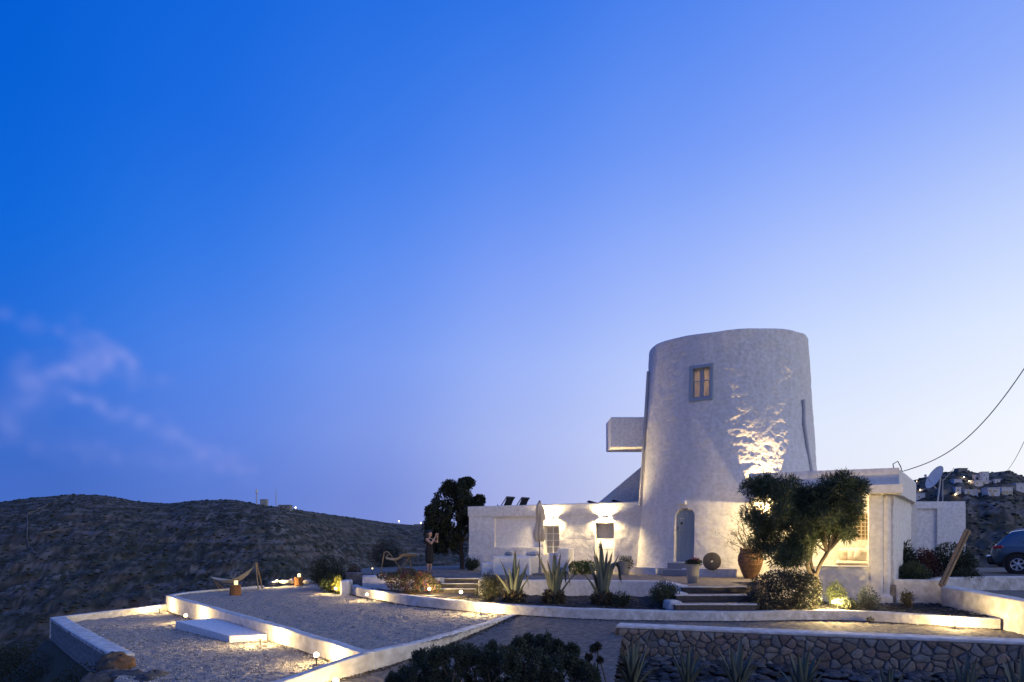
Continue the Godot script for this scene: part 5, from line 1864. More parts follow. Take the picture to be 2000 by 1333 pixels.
func front_bush() -> void:
	var p := P(-0.3, 8.4, -1.9)
	var t := thing("juniper_bush", "wide dark juniper bush in the foreground", "bush", p)
	var bl := []
	for q in [[260, 560, 60], [330, 520, 70], [450, 400, 80], [420, 520, 110], [560, 390, 80], [560, 500, 110], [700, 380, 90], [680, 500, 120], [780, 370, 70], [820, 480, 120], [900, 400, 80], [960, 360, 70], [960, 480, 120], [1080, 400, 90], [1140, 310, 45], [1100, 500, 110], [1230, 310, 80], [1330, 310, 85], [1400, 340, 60], [1260, 440, 110], [1390, 470, 100], [1520, 350, 40], [1510, 440, 60], [1560, 490, 70], [1660, 520, 60]]:
		var d := 8.4 + rng.randf_range(-0.5, 0.6)
		var c := at(700 + q[0] / 3.636, 1180 + q[1] / 3.636, d)
		bl.append([c, Vector3.ONE * (q[2] / 3.636 / 1300.0 * d)])
		bl.append([c - Vector3(0, 0.5, 0), Vector3.ONE * (q[2] / 3.636 / 1300.0 * d) * 1.5])
	var st := MB.new()
	var lf := MB.new()
	var clumps := []
	for b in bl:
		limb(st, p + Vector3(((b[0] as Vector3).x - p.x) * 0.5, 0, 0), b[0], 0.03, 0.008)
		for i in 26:
			var d := Vector3(rng.randfn(), rng.randfn() + 0.3, rng.randfn()).normalized() * pow(rng.randf(), 0.33)
			clumps.append([(b[0] as Vector3) + d * (b[1] as Vector3), Vector3(0.035, 0.065, 0.035)])
	leaves(lf, clumps, 90000, 0.042, 0.014, Color(0.022, 0.034, 0.022), Color(0.07, 0.09, 0.055), 0.3, 0.8)
	part("stems", st, M.bark, t)
	part("foliage", lf, M.leaf, t)
	# the dark seed heads right of it
	var sp := P(1.25, 9.0, -1.85)
	t = thing("seed_head_plant", "dark plant with round seed heads between the juniper and the first blue agave", "plant", sp)
	var m := MB.new()
	var hd := MB.new()
	for q in [[1160, 1268, 9.0, 0.035], [1168, 1263, 9.0, 0.03], [1150, 1285, 9.05, 0.03], [1172, 1290, 8.9, 0.025], [1145, 1300, 9.0, 0.03]]:
		var e := at(q[0], q[1], q[2])
		limb(m, sp, e, 0.016, 0.008, 0.06)
		leaves(hd, [[e, Vector3.ONE * q[3] * 1.4]], 260, 0.035, 0.014, Color(0.012, 0.016, 0.010), Color(0.03, 0.035, 0.02), 1.0, 0.5)
	part("stems", m, M.bark, t)
	part("seed_heads", hd, M.leaf, t)

# ---------- the stone wall in front
func stone_wall() -> void:
	var a := P(2.38, 14.85)
	var b := P(13.6, 10.95)
	var dir := (b - a).normalized()
	var ow := dir.cross(Vector3.UP)
	var t := thing("stone_wall", "low rubble stone wall with a flat white cap along the path", "wall", a + dir * 4.0 + Vector3(0, -1.5, 0))
	var core := MB.new()
	core.box(Transform3D(Basis(dir, Vector3.UP, ow), a + dir * 5.9 - ow * 0.222 + Vector3.UP * -1.25), Vector3(11.7, 1.16, 0.40), 0.0)
	part("mortar", core, M.concrete, t)
	var cap := MB.new()
	cap.box(Transform3D(Basis(dir, Vector3.UP, ow), a + dir * 5.87 - ow * 0.24 + Vector3.UP * -0.633), Vector3(11.86, 0.07, 0.52), 0.02)
	part("cap", cap, M.kerb_white, t)
	var sites := []
	var rows := [[-0.722, 0.06, 0.26], [-0.83, 0.12, 0.24], [-0.97, 0.15, 0.27], [-1.11, 0.14, 0.25], [-1.24, 0.13, 0.27], [-1.34, 0.1, 0.34]]
	for r in rows:
		var u := -0.1
		while u < 9.3:
			u += r[2] * rng.randf_range(0.45, 1.5)
			sites.append(Vector2(u, r[0] + rng.randf_range(-0.5, 0.5) * r[1] * 0.7))
	for i in sites.size():
		var c: Vector2 = sites[i]
		var poly := PackedVector2Array([Vector2(maxf(0.0, c.x - 0.5), -1.7), Vector2(c.x + 0.5, -1.7), Vector2(c.x + 0.5, -0.675), Vector2(maxf(0.0, c.x - 0.5), -0.675)])
		for j in sites.size():
			if j == i or absf(sites[j].x - c.x) > 1.1: continue
			var m: Vector2 = (sites[j] + c) / 2.0
			var n: Vector2 = (sites[j] - c).normalized()
			m -= n * 0.009
			poly = clip(poly, m, n)
			if poly.size() < 3: break
		if poly.size() < 3: continue
		var cen := Vector2.ZERO
		for q in poly: cen += q
		cen /= poly.size()
		# round the corners off
		var rp := PackedVector2Array()
		for k in poly.size():
			var q0 := poly[(k + poly.size() - 1) % poly.size()]
			var q1 := poly[k]
			var q2 := poly[(k + 1) % poly.size()]
			rp.append(q1.lerp(q0, minf(0.3, 0.035 / maxf(0.01, q1.distance_to(q0)))))
			rp.append(q1.lerp(q2, minf(0.3, 0.035 / maxf(0.01, q1.distance_to(q2)))))
		var mb := MB.new()
		var g := rng.randf_range(0.26, 0.46)
		var tint := [Vector3(1.0, 0.90, 0.76), Vector3(1.0, 0.82, 0.64), Vector3(0.95, 0.95, 0.93), Vector3(1.0, 0.78, 0.66)]
		var tv: Vector3 = tint[rng.randi() % 4]
		mb.col = Color(g * tv.x, g * tv.y, g * tv.z)
		var prj := rng.randf_range(0.006, 0.04)
		var w3 := func(q: Vector2, o: float) -> Vector3: return a + dir * q.x + Vector3.UP * q.y + ow * o
		var mid: Vector3 = w3.call(cen, -0.06)
		var top: Vector3 = w3.call(cen, prj + 0.012)
		for k in rp.size():
			var q0 := rp[k]
			var q1 := rp[(k + 1) % rp.size()]
			var i0 := q0.lerp(cen, 0.13)
			var i1 := q1.lerp(cen, 0.13)
			mb.outq(w3.call(q0, -0.03), w3.call(q1, -0.03), w3.call(q1, prj - 0.02), w3.call(q0, prj - 0.02), mid)
			mb.outq(w3.call(q0, prj - 0.02), w3.call(q1, prj - 0.02), w3.call(i1, prj), w3.call(i0, prj), mid)
			mb.out(w3.call(i0, prj), w3.call(i1, prj), top, mid)
		part("stone", mb, M.stone, t)
	for k in 4:      # quoins of the left end
		var mb := MB.new()
		mb.col = Color(0.24, 0.17, 0.11) * rng.randf_range(0.75, 1.15)
		mb.box(Transform3D(Basis(dir, Vector3.UP, ow), a - dir * 0.02 - ow * 0.23 + Vector3.UP * (-0.79 - 0.235 * k)), Vector3(0.13, 0.215, 0.46), 0.025)
		part("stone", mb, M.stone, t)
	# the bed of broken slate below it
	var fb := sheet(PackedVector2Array([Vector2(0.8, 14.9), Vector2(2.4, 14.95), Vector2(13.6, 11.05), Vector2(13.6, 7.0), Vector2(-0.5, 7.0)]), func(x, d): return -1.74 + 0.42 * smoothstep(1.6, 0.0, absf((x - 2.38) * 0.329 + (d - 14.85) * 0.944)), 0.12, 0.08)
	struct("front_bed", fb, M.mulch)
	var st := MB.new()
	st.blob(Vector3.ZERO, Vector3.ONE, fine, 0.7, 4, 6)
	var tf := []
	var cl := []
	for i in 2600:
		var u := rng.randf_range(-0.8, 10.0)
		var o := rng.randf_range(0.05, 3.2)
		var q := a + dir * u + ow * o
		var s := rng.randf_range(0.03, 0.13)
		tf.append(Transform3D(Basis(Vector3(rng.randfn() * 0.4, 1, rng.randfn() * 0.4).normalized(), rng.randf() * TAU).scaled(Vector3(s * 1.3, s * 0.45, s)), Vector3(q.x, -1.72 + 0.42 * smoothstep(1.6, 0.0, o) + 0.03, q.z)))
		var g := rng.randf_range(0.05, 0.2)
		cl.append(Color(g, g, g * 1.03))
	stuff("slate_rubble", st.mesh(), M.stone, tf, cl, "broken slate rubble below the stone wall", "rubble")
	# rocks at the near corner of the lower terrace
	var k := 0
	var names := ["orange brown boulder at the near end of the grey terrace wall", "dark round rock below the orange brown boulder", "flat grey rock at the front of the rock pile", "grey rock in the middle of the rock pile", "pale rock at the right end of the rock pile", "small dark rock beside the terrace corner", "half buried rock at the bottom left of the pile", "low brown rock behind the orange brown boulder", "dark rock at the bottom of the rock pile, under the pale one"]
	for q in [[236, 1299, 12.4, 0.24, 0.17], [212, 1312, 12.3, 0.2, 0.2], [215, 1326, 11.9, 0.30, 0.17], [255, 1328, 11.8, 0.34, 0.16], [300, 1328, 11.7, 0.30, 0.16], [205, 1300, 13.0, 0.15, 0.2], [190, 1338, 11.6, 0.3, 0.2], [222, 1288, 13.2, 0.22, 0.14], [280, 1342, 11.3, 0.32, 0.15]]:
		var mb := MB.new()
		mb.col = [Color(0.26, 0.15, 0.08), Color(0.10, 0.095, 0.09), Color(0.15, 0.145, 0.15), Color(0.13, 0.13, 0.135), Color(0.18, 0.165, 0.15), Color(0.12, 0.11, 0.1), Color(0.12, 0.12, 0.12), Color(0.17, 0.13, 0.1), Color(0.11, 0.11, 0.115)][k]
		mb.blob(at(q[0], q[1], q[2]), Vector3(q[3], q[4], q[3] * 0.8), fine, 0.5, 9, 13)
		single("rock", mb, M.stone, names[k], "rock", "rocks at the corner of the gravel terrace")
		k += 1

func clip(poly: PackedVector2Array, m: Vector2, n: Vector2) -> PackedVector2Array:
	var o := PackedVector2Array()
	for i in poly.size():
		var p := poly[i]
		var q := poly[(i + 1) % poly.size()]
		var dp := (p - m).dot(n)
		var dq := (q - m).dot(n)
		if dp <= 0.0: o.append(p)
		if dp * dq < 0.0: o.append(p.lerp(q, dp / (dp - dq)))
	return o

# ---------- garden lights
var spot_proto: Node3D

func make_spot() -> Node3D:      # a little globe lamp on a short stake
	var t := Node3D.new()
	t.name = numbered("garden_light")
	add_child(t, true)
	var m := MB.new()
	m.tube([Vector3(0, -0.06, 0), Vector3(0, 0.18, 0)], 0.012, 6)
	part("spike", m, M.black_metal, t)
	m = MB.new()
	m.lathe([Vector2(0, 0.17), Vector2(0.035, 0.17), Vector2(0.05, 0.20), Vector2(0.045, 0.20), Vector2(0, 0.19)], Transform3D.IDENTITY, 14)
	part("cup", m, M.black_metal, t)
	m = MB.new()
	m.blob(Vector3(0, 0.235, 0), Vector3(0.05, 0.054, 0.05), fine, 0.0)
	part("globe", m, M.lamp_glow, t)
	lamp_light(t, Vector3(0, 0.235, 0), 0.1, Color(1.0, 0.86, 0.58), 0.03)
	return t

func spot(label: String, p: Vector3, face: Vector3, energy: float) -> void:
	var t: Node3D = spot_proto
	if spot_proto == null:
		spot_proto = make_spot()
		t = spot_proto
	else:
		t = spot_proto.duplicate()
		t.name = numbered("garden_light")
		add_child(t, true)
	t.position = p - face.normalized() * 0.14
	t.rotation.y = atan2(face.x, face.z)
	tag(t, label, "spotlight", "small small garden lights")
	for c in t.get_children():
		if c is OmniLight3D: c.light_energy = energy * 24.0

func garden_lights() -> void:
	var up := Vector3(0.78, 0, -0.62)
	spot("small garden light in the far corner where the two terraces meet", P(-12.62, 23.9, -1.29), Vector3(-0.2, 0, -1), 0.10)
	spot("small garden light against the dividing wall at the far end of the broad white step", P(-9.93, 20.55, -1.24), up, 0.13)
	spot("small garden light against the dividing wall at the near end of the broad white step", P(-5.65, 15.3, -1.15), up, 0.15)
	spot("small garden light against the near end of the dividing wall", P(-3.6, 12.7, -1.12), up, 0.09)
	spot("small garden light on the path side of the lower terrace wall, at the bottom edge", P(-2.92, 10.75, -1.2), Vector3(-0.7, 0, -0.7), 0.08)
	spot("small garden light against the left part of the curving kerb", P(-4.9, 22.95, -0.78), Vector3(0.5, 0, -0.8), 0.10)
	spot("small garden light beside the yellow lit shrub and the white pier", P(-6.75, 25.9, -0.78), Vector3(0.5, 0, -0.6), 0.12)
	spot("small garden light among low stones at the back of the gravel terrace", P(-10.6, 30.2, -0.74), Vector3(0.6, 0, 0.5), 0.22)
	spot("small garden light hidden in the flowering bush", P(-2.75, 21.75, -0.5), Vector3(-0.4, 0, -0.8), 0.10)
	spot("small garden light on the kerb beside the lower landing of the small stair", P(-1.42, 20.25, -0.5), Vector3(0.7, 0, -0.3), 0.16)
	spot("small garden light against the kerb left of the junction with the path wall", P(-0.85, 18.72, -0.78), Vector3(0.2, 0, -0.9), 0.17)
	spot("small garden light under the garden tree at the foot of the veranda sill", P(8.42, 17.55, -0.55), Vector3(0.0, 0, -1), 0.5)
	spot("small garden light against the right end of the kerb by the ramp wall", P(10.35, 15.55, -0.76), Vector3(0.5, 0, -0.8), 0.14)
	# low white stones lit at the back
	var k := 0
	for q in [[534, 1139, 30.4, 0.22, 0.1, "low pale stone lit by the small lamp at the back of the terrace"], [556, 1137, 30.8, 0.3, 0.1, "long pale stone left of the far log table"], [571, 1136, 31.0, 0.16, 0.13, "small pale stone close to the far log table"], [600, 1137, 31.0, 0.26, 0.1, "flat pale stone right of the far log table"]]:
		var m := MB.new()
		m.col = Color(0.5, 0.48, 0.45)
		m.blob(at(q[0], q[1], q[2]), Vector3(q[3], q[4], 0.2), fine, 0.4, 6, 9)
		single("stone_block", m, M.stone, q[5], "stone", "pale stones at the back of the gravel terrace")
		k += 1
	# stake lamps
	for q in [[727, 1111, 25.6, -0.02, "thin stake lamp with a small white globe left of the flowering bush"]]:
		var g := at(q[0], q[1], q[2])
		var t := thing("stake_lamp", q[4], "garden lamp", Vector3(g.x, q[3], g.z))
		var m := MB.new()
		m.tube([Vector3(g.x, q[3] - 0.3, g.z), g], 0.01, 6)
		part("stake", m, M.black_metal, t)
		m = MB.new()
		m.blob(g, Vector3.ONE * 0.035, fine, 0.0)
		part("globe", m, M.candle_glow, t)
		lamp_light(t, g - t.position, 0.004, Color(1.0, 0.9, 0.7), 0.03)
	wall_lamp("wall_lamp", "small lamp on the left end wall of the long house behind the evergreen tree", lw(0, 0.72, -0.3) - ldir * 0.02, -ldir, "", 0.03)

func log_table(label: String, p: Vector3, r: float, h: float) -> void:
	var t := thing("log_table", label, "log table", p, "log tables with candles")
	var m := MB.new()
	var rows := []
	for i in 7:
		var row := PackedVector3Array()
		var y: float = h * [0.0, 0.05, 0.35, 0.7, 0.95, 1.0, 1.0][i]
		var k: float = [0.97, 1.02, 0.97, 0.96, 1.0, 0.95, 0.001][i]
		for j in 25:
			var a := TAU * j / 24.0
			var rr := r * k * (1.0 + 0.05 * sin(a * 3.0 + p.x) + 0.03 * sin(a * 7.0))
			row.append(p + Vector3(cos(a) * rr, y, sin(a) * rr))
		rows.append(row)
	m.grid(rows, false, true)
	part("log", m, M.log, t)
	var c := thing("candle_jar", "glowing candle jar on the " + label.split(" with ")[0], "candle", p + Vector3(0.03, h, 0), "candles on the log tables")
	var q := p + Vector3(0.03, h, 0)
	m = MB.new()
	m.lathe([Vector2(0, 0.002), Vector2(0.06, 0.002), Vector2(0.07, 0.02), Vector2(0.07, 0.15), Vector2(0.06, 0.16), Vector2(0, 0.155)], Transform3D(Basis(), q), 16)
	part("jar", m, M.candle_glow, c)
	lamp_light(c, Vector3(0, 0.09, 0), 0.035, Color(1.0, 0.72, 0.35), 0.05)

func garden_furniture() -> void:
	log_table("round log table beside the near hammock with a candle on top", P(-10.55, 25.35, -0.77), 0.21, 0.40)
	log_table("log table at the back of the terrace with a round candle on top", P(-9.95, 31.0, -0.75), 0.20, 0.38)
	# near hammock: A-frame post at its right, low stake at its left
	var t := thing("hammock", "pale net hammock slung from an A frame beside the near log table", "hammock", P(-11.4, 27.6, -0.77))
	var d := 27.6
	var top := at(499, 1099, d)
	var m := MB.new()
	m.tube([top, at(504, 1152, d - 0.4)], 0.03, 7)
	m.tube([top + Vector3(0.03, 0, 0), at(512, 1151, d + 0.5)], 0.03, 7)
	part("frame", m, M.post_wood, t)
	m = MB.new()
	var lt := at(411, 1127, d + 0.3)
	m.tube([lt, at(429, 1152, d)], 0.025, 6)
	m.tube([lt + Vector3(0, -0.05, 0), at(437, 1151, d + 0.5)], 0.025, 6)
	part("stake", m, M.post_wood, t)
	m = MB.new()
	var mid := catmull([lt, at(422, 1135, d), at(440, 1140, d), at(458, 1139, d), at(474, 1131, d), at(488, 1117, d), top + Vector3(0, -0.1, 0)], 0.12)
	var rows := []
	for i in mid.size():
		var f := float(i) / (mid.size() - 1)
		var w := 0.02 + 0.42 * pow(sin(PI * clampf(f * 1.15 - 0.05, 0.0, 1.0)), 0.8)
		var r := PackedVector3Array()
		for j in 9:
			var s := (j / 4.0 - 1.0)
			r.append(mid[i] + Vector3(0, 0.16 * s * s * w / 0.44, s * w))
		rows.append(r)
	m.grid(rows, true)
	part("net", m, M.net, t)
	m = MB.new()
	m.tube([top, mid[-1]], 0.012, 5)
	part("rope", m, M.net, t)
	# far hammock on an arched stand
	t = thing("hammock", "tan hammock bed on a curved pale stand behind the flowering bush", "hammock", P(-4.6, 27.2, 0.0))
	d = 27.2
	m = MB.new()
	m.tube(catmull([at(744, 1116, d), at(747, 1098, d), at(750, 1082, d), at(754, 1078, d), at(760, 1081, d), at(768, 1092, d), at(780, 1108, d), at(786, 1117, d)], 0.1), 0.025, 7)
	m.tube([at(754, 1089, d), at(757, 1085, d), at(762, 1082, d)], 0.02, 6)
	m.tube([at(786, 1112, d), at(800, 1086, d - 0.2)], 0.022, 6)
	m.tube([at(806, 1118, d + 0.4), at(798, 1088, d + 0.3)], 0.022, 6)
	part("stand", m, M.post_wood, t)
	m = MB.new()
	mid = catmull([at(754, 1089, d), at(766, 1092, d), at(778, 1090, d), at(788, 1083, d), at(804, 1082, d), at(817, 1083, d)], 0.1)
	rows = []
	for i in mid.size():
		var f := float(i) / (mid.size() - 1)
		var w := 0.06 + 0.5 * smoothstep(0.25, 0.75, f)
		rows.append(PackedVector3Array([mid[i] + Vector3(0, 0.02, -w), mid[i] + Vector3(0, -0.05 * w, -w * 0.5), mid[i] + Vector3(0, -0.10 - 0.15 * w * smoothstep(0.4, 0.7, f) * (1.0 - smoothstep(0.8, 1.0, f)), 0), mid[i] + Vector3(0, -0.05, w * 0.5), mid[i] + Vector3(0, 0.02, w)]))
	m.grid(rows, true)
	part("bed", m, M.net, t)
	m = MB.new()
	m.tube([at(817, 1083, d) + Vector3(0, 0.02, -0.5), at(817, 1083, d) + Vector3(0, 0.02, 0.5)], 0.02, 6)
	part("spreader", m, M.post_wood, t)

# ---------- a distance field of tapered bones, meshed as surface nets
func bones_mesh(mb: MB, bones: Array, size: float, blend: float) -> void:
	var lo := Vector3.ONE * 1e9
	var hi := -lo
	for b in bones:
		var r := Vector3.ONE * (maxf(b[2], b[3]) + blend + size * 2)
		for e in 2:
			lo = lo.min((b[e] as Vector3) - r)
			hi = hi.max((b[e] as Vector3) + r)
	var nx := int((hi.x - lo.x) / size) + 2
	var ny := int((hi.y - lo.y) / size) + 2
	var nz := int((hi.z - lo.z) / size) + 2
	var f := PackedFloat32Array()
	f.resize(nx * ny * nz)
	f.fill(1.0)
	for b in bones:
		var p: Vector3 = b[0]
		var q: Vector3 = b[1]
		var r0: float = b[2]
		var r1: float = b[3]
		var flat: Vector3 = b[4] if b.size() > 4 else Vector3.ONE
		var m := maxf(r0, r1) / minf(flat.x, minf(flat.y, flat.z)) + blend + size * 2
		var bl := p.min(q) - Vector3.ONE * m
		var bh := p.max(q) + Vector3.ONE * m
		var i0 := Vector3i(((bl - lo) / size).floor()).clamp(Vector3i.ZERO, Vector3i(nx - 1, ny - 1, nz - 1))
		var i1 := Vector3i(((bh - lo) / size).ceil()).clamp(Vector3i.ZERO, Vector3i(nx - 1, ny - 1, nz - 1))
		var pq := q - p
		var ll := maxf(pq.length_squared(), 1e-9)
		for z in range(i0.z, i1.z + 1):
			for y in range(i0.y, i1.y + 1):
				for x in range(i0.x, i1.x + 1):
					var c := lo + Vector3(x, y, z) * size
					var t := clampf((c - p).dot(pq) / ll, 0.0, 1.0)
					var d := ((c - p - pq * t) * flat).length() - lerpf(r0, r1, t)
					var k := (z * ny + y) * nx + x
					var o := f[k]
					var h := clampf(0.5 + 0.5 * (o - d) / blend, 0.0, 1.0)
					f[k] = lerpf(o, d, h) - blend * h * (1.0 - h)
	var vid := {}
	var st := [1, nx, nx * ny]
	for z in nz - 1:
		for y in ny - 1:
			for x in nx - 1:
				var k := (z * ny + y) * nx + x
				var neg := 0
				for w in 8:
					if f[k + (w & 1) + ((w >> 1) & 1) * nx + (w >> 2) * nx * ny] < 0.0: neg += 1
				if neg == 0 or neg == 8: continue
				var sum := Vector3.ZERO
				var cnt := 0
				for e in [[0, 1], [2, 3], [4, 5], [6, 7], [0, 2], [1, 3], [4, 6], [5, 7], [0, 4], [1, 5], [2, 6], [3, 7]]:
					var a: int = e[0]
					var b: int = e[1]
					var fa := f[k + (a & 1) + ((a >> 1) & 1) * nx + (a >> 2) * nx * ny]
					var fb := f[k + (b & 1) + ((b >> 1) & 1) * nx + (b >> 2) * nx * ny]
					if (fa < 0.0) != (fb < 0.0):
						var t := fa / (fa - fb)
						sum += Vector3(a & 1, (a >> 1) & 1, a >> 2).lerp(Vector3(b & 1, (b >> 1) & 1, b >> 2), t)
						cnt += 1
				vid[k] = mb.v.size()
				mb.v.append(lo + (Vector3(x, y, z) + sum / cnt) * size)
				mb.n.append(Vector3(f[k + 1] - f[k], f[k + nx] - f[k], f[k + nx * ny] - f[k]).normalized())
				mb.c.append(mb.col)
	for k in vid:
		for ax in 3:
			var u: int = st[(ax + 1) % 3]
			var w: int = st[(ax + 2) % 3]
			if not (vid.has(k - u) and vid.has(k - w) and vid.has(k - u - w)): continue
			var fa := f[k]
			var fb: float = f[k + st[ax]]
			if (fa < 0.0) == (fb < 0.0): continue
			var q := [vid[k], vid[k - u], vid[k - u - w], vid[k - w]]
			if fa < 0.0:
				mb.ix.append_array(PackedInt32Array([q[0], q[2], q[1], q[0], q[3], q[2]]))
			else:
				mb.ix.append_array(PackedInt32Array([q[0], q[1], q[2], q[0], q[2], q[3]]))

func person() -> void:
	var base := P(-3.40, 27.3, 0.0)
	var t := thing("person", "woman in a black dress raising both hands to her face to take a picture", "person", base)
	var turn := Transform3D(Basis(Vector3.UP, deg_to_rad(62.0)), base)      # she looks to the right and a little towards us; +z is her front
	var X := func(x: float, y: float, z: float) -> Vector3: return turn * Vector3(x, y, z)
	var body := []
	for s in [-1.0, 1.0]:
		body.append([X.call(0.09 * s, 0.86, 0.0), X.call(0.10 * s, 0.47, 0.015), 0.085, 0.054])
		body.append([X.call(0.10 * s, 0.47, 0.015), X.call(0.105 * s, 0.30, -0.005), 0.052, 0.054])
		body.append([X.call(0.105 * s, 0.30, -0.005), X.call(0.105 * s, 0.09, -0.01), 0.052, 0.033])
		body.append([X.call(0.105 * s, 0.06, -0.02), X.call(0.12 * s, 0.03, 0.14), 0.036, 0.026])
	body.append([X.call(0, 0.90, 0), X.call(0, 1.08, 0.0), 0.125, 0.105])
	body.append([X.call(0, 1.08, 0), X.call(0, 1.28, 0.01), 0.105, 0.125])
	body.append([X.call(-0.13, 1.36, 0), X.call(0.13, 1.36, 0), 0.065, 0.065])
	body.append([X.call(0, 1.36, 0), X.call(0, 1.50, 0.025), 0.058, 0.050])
	body.append([X.call(0, 1.59, 0.03), X.call(0, 1.615, 0.025), 0.088, 0.092])
	body.append([X.call(0, 1.53, 0.065), X.call(0, 1.55, 0.06), 0.05, 0.06])
	body.append([X.call(0, 1.58, 0.118), X.call(0, 1.562, 0.132), 0.012, 0.014])
	for s in [-1.0, 1.0]:
		body.append([X.call(0.088 * s, 1.58, 0.02), X.call(0.092 * s, 1.60, 0.015), 0.014, 0.018])
		var sh: Vector3 = X.call(0.17 * s, 1.36, 0.0)
		var el: Vector3 = X.call(0.20 * s, 1.24 + 0.03 * s, 0.26)
		var wr: Vector3 = X.call(0.065 * s, 1.50, 0.37)
		body.append([sh, el, 0.052, 0.040])
		body.append([el, wr, 0.038, 0.026])
	var m := MB.new()
	bones_mesh(m, body, 0.016, 0.028)
	# the hands close round a phone held upright before the face
	for s in [-1.0, 1.0]:
		var hb := []
		var wr: Vector3 = X.call(0.065 * s, 1.50, 0.37)
		var palm: Vector3 = X.call(0.062 * s, 1.565, 0.385)
		hb.append([wr, palm, 0.024, 0.028])
		hb.append([X.call(0.068 * s, 1.55, 0.37), X.call(0.064 * s, 1.59, 0.40), 0.022, 0.02])
		for i in 4:
			var y: float = 1.562 + 0.019 * i
			var l: float = [0.030, 0.036, 0.040, 0.036][i]
			var k: Vector3 = X.call(0.060 * s, y, 0.415)
			var e: Vector3 = X.call((0.060 - l) * s, y + 0.004, 0.424)
			hb.append([X.call(0.066 * s, y - 0.004, 0.39), k, 0.0095, 0.009])
			hb.append([k, e, 0.009, 0.0075])
		hb.append([X.call(0.066 * s, 1.56, 0.37), X.call(0.050 * s, 1.60, 0.372), 0.0115, 0.010])
		hb.append([X.call(0.050 * s, 1.60, 0.372), X.call(0.034 * s, 1.625, 0.380), 0.010, 0.008])
		bones_mesh(m, hb, 0.005, 0.008)
	part("body", m, M.skin, t)
	var dr := []
	dr.append([X.call(0, 1.02, 0), X.call(0, 1.27, 0.012), 0.128, 0.142])
	dr.append([X.call(-0.085, 1.33, 0.0), X.call(0.085, 1.33, 0.0), 0.075, 0.075])
	dr.append([X.call(0, 0.92, 0), X.call(0, 1.04, 0.0), 0.165, 0.13])
	dr.append([X.call(-0.06, 0.88, 0), X.call(-0.08, 0.50, 0.02), 0.13, 0.125])
	dr.append([X.call(0.06, 0.88, 0), X.call(0.08, 0.50, 0.02), 0.13, 0.125])
	m = MB.new()
	bones_mesh(m, dr, 0.018, 0.05)
	part("dress", m, M.dress, t)
	m = MB.new()
	var hr := [[X.call(0, 1.625, -0.01), X.call(0, 1.64, 0.0), 0.100, 0.104], [X.call(0, 1.60, -0.055), X.call(0, 1.36, -0.10), 0.085, 0.05], [X.call(0.06, 1.60, -0.02), X.call(0.075, 1.44, -0.04), 0.05, 0.03], [X.call(-0.06, 1.60, -0.02), X.call(-0.075, 1.44, -0.04), 0.05, 0.03]]
	bones_mesh(m, hr, 0.014, 0.03)
	part("hair", m, M.hair, t)
	m = MB.new()
	for s in [-1.0, 1.0]: m.blob(X.call(0.034 * s, 1.592, 0.112), Vector3.ONE * 0.012, fine, 0.0, 5, 8)
	part("eyes", m, M.dark_glass, t)
	m = MB.new()
	m.box(turn * Transform3D(Basis(), Vector3(0, 1.59, 0.40)), Vector3(0.145, 0.075, 0.009), 0.003)
	single("phone", m, M.dark_glass, "dark phone held up by the woman in the black dress", "phone")

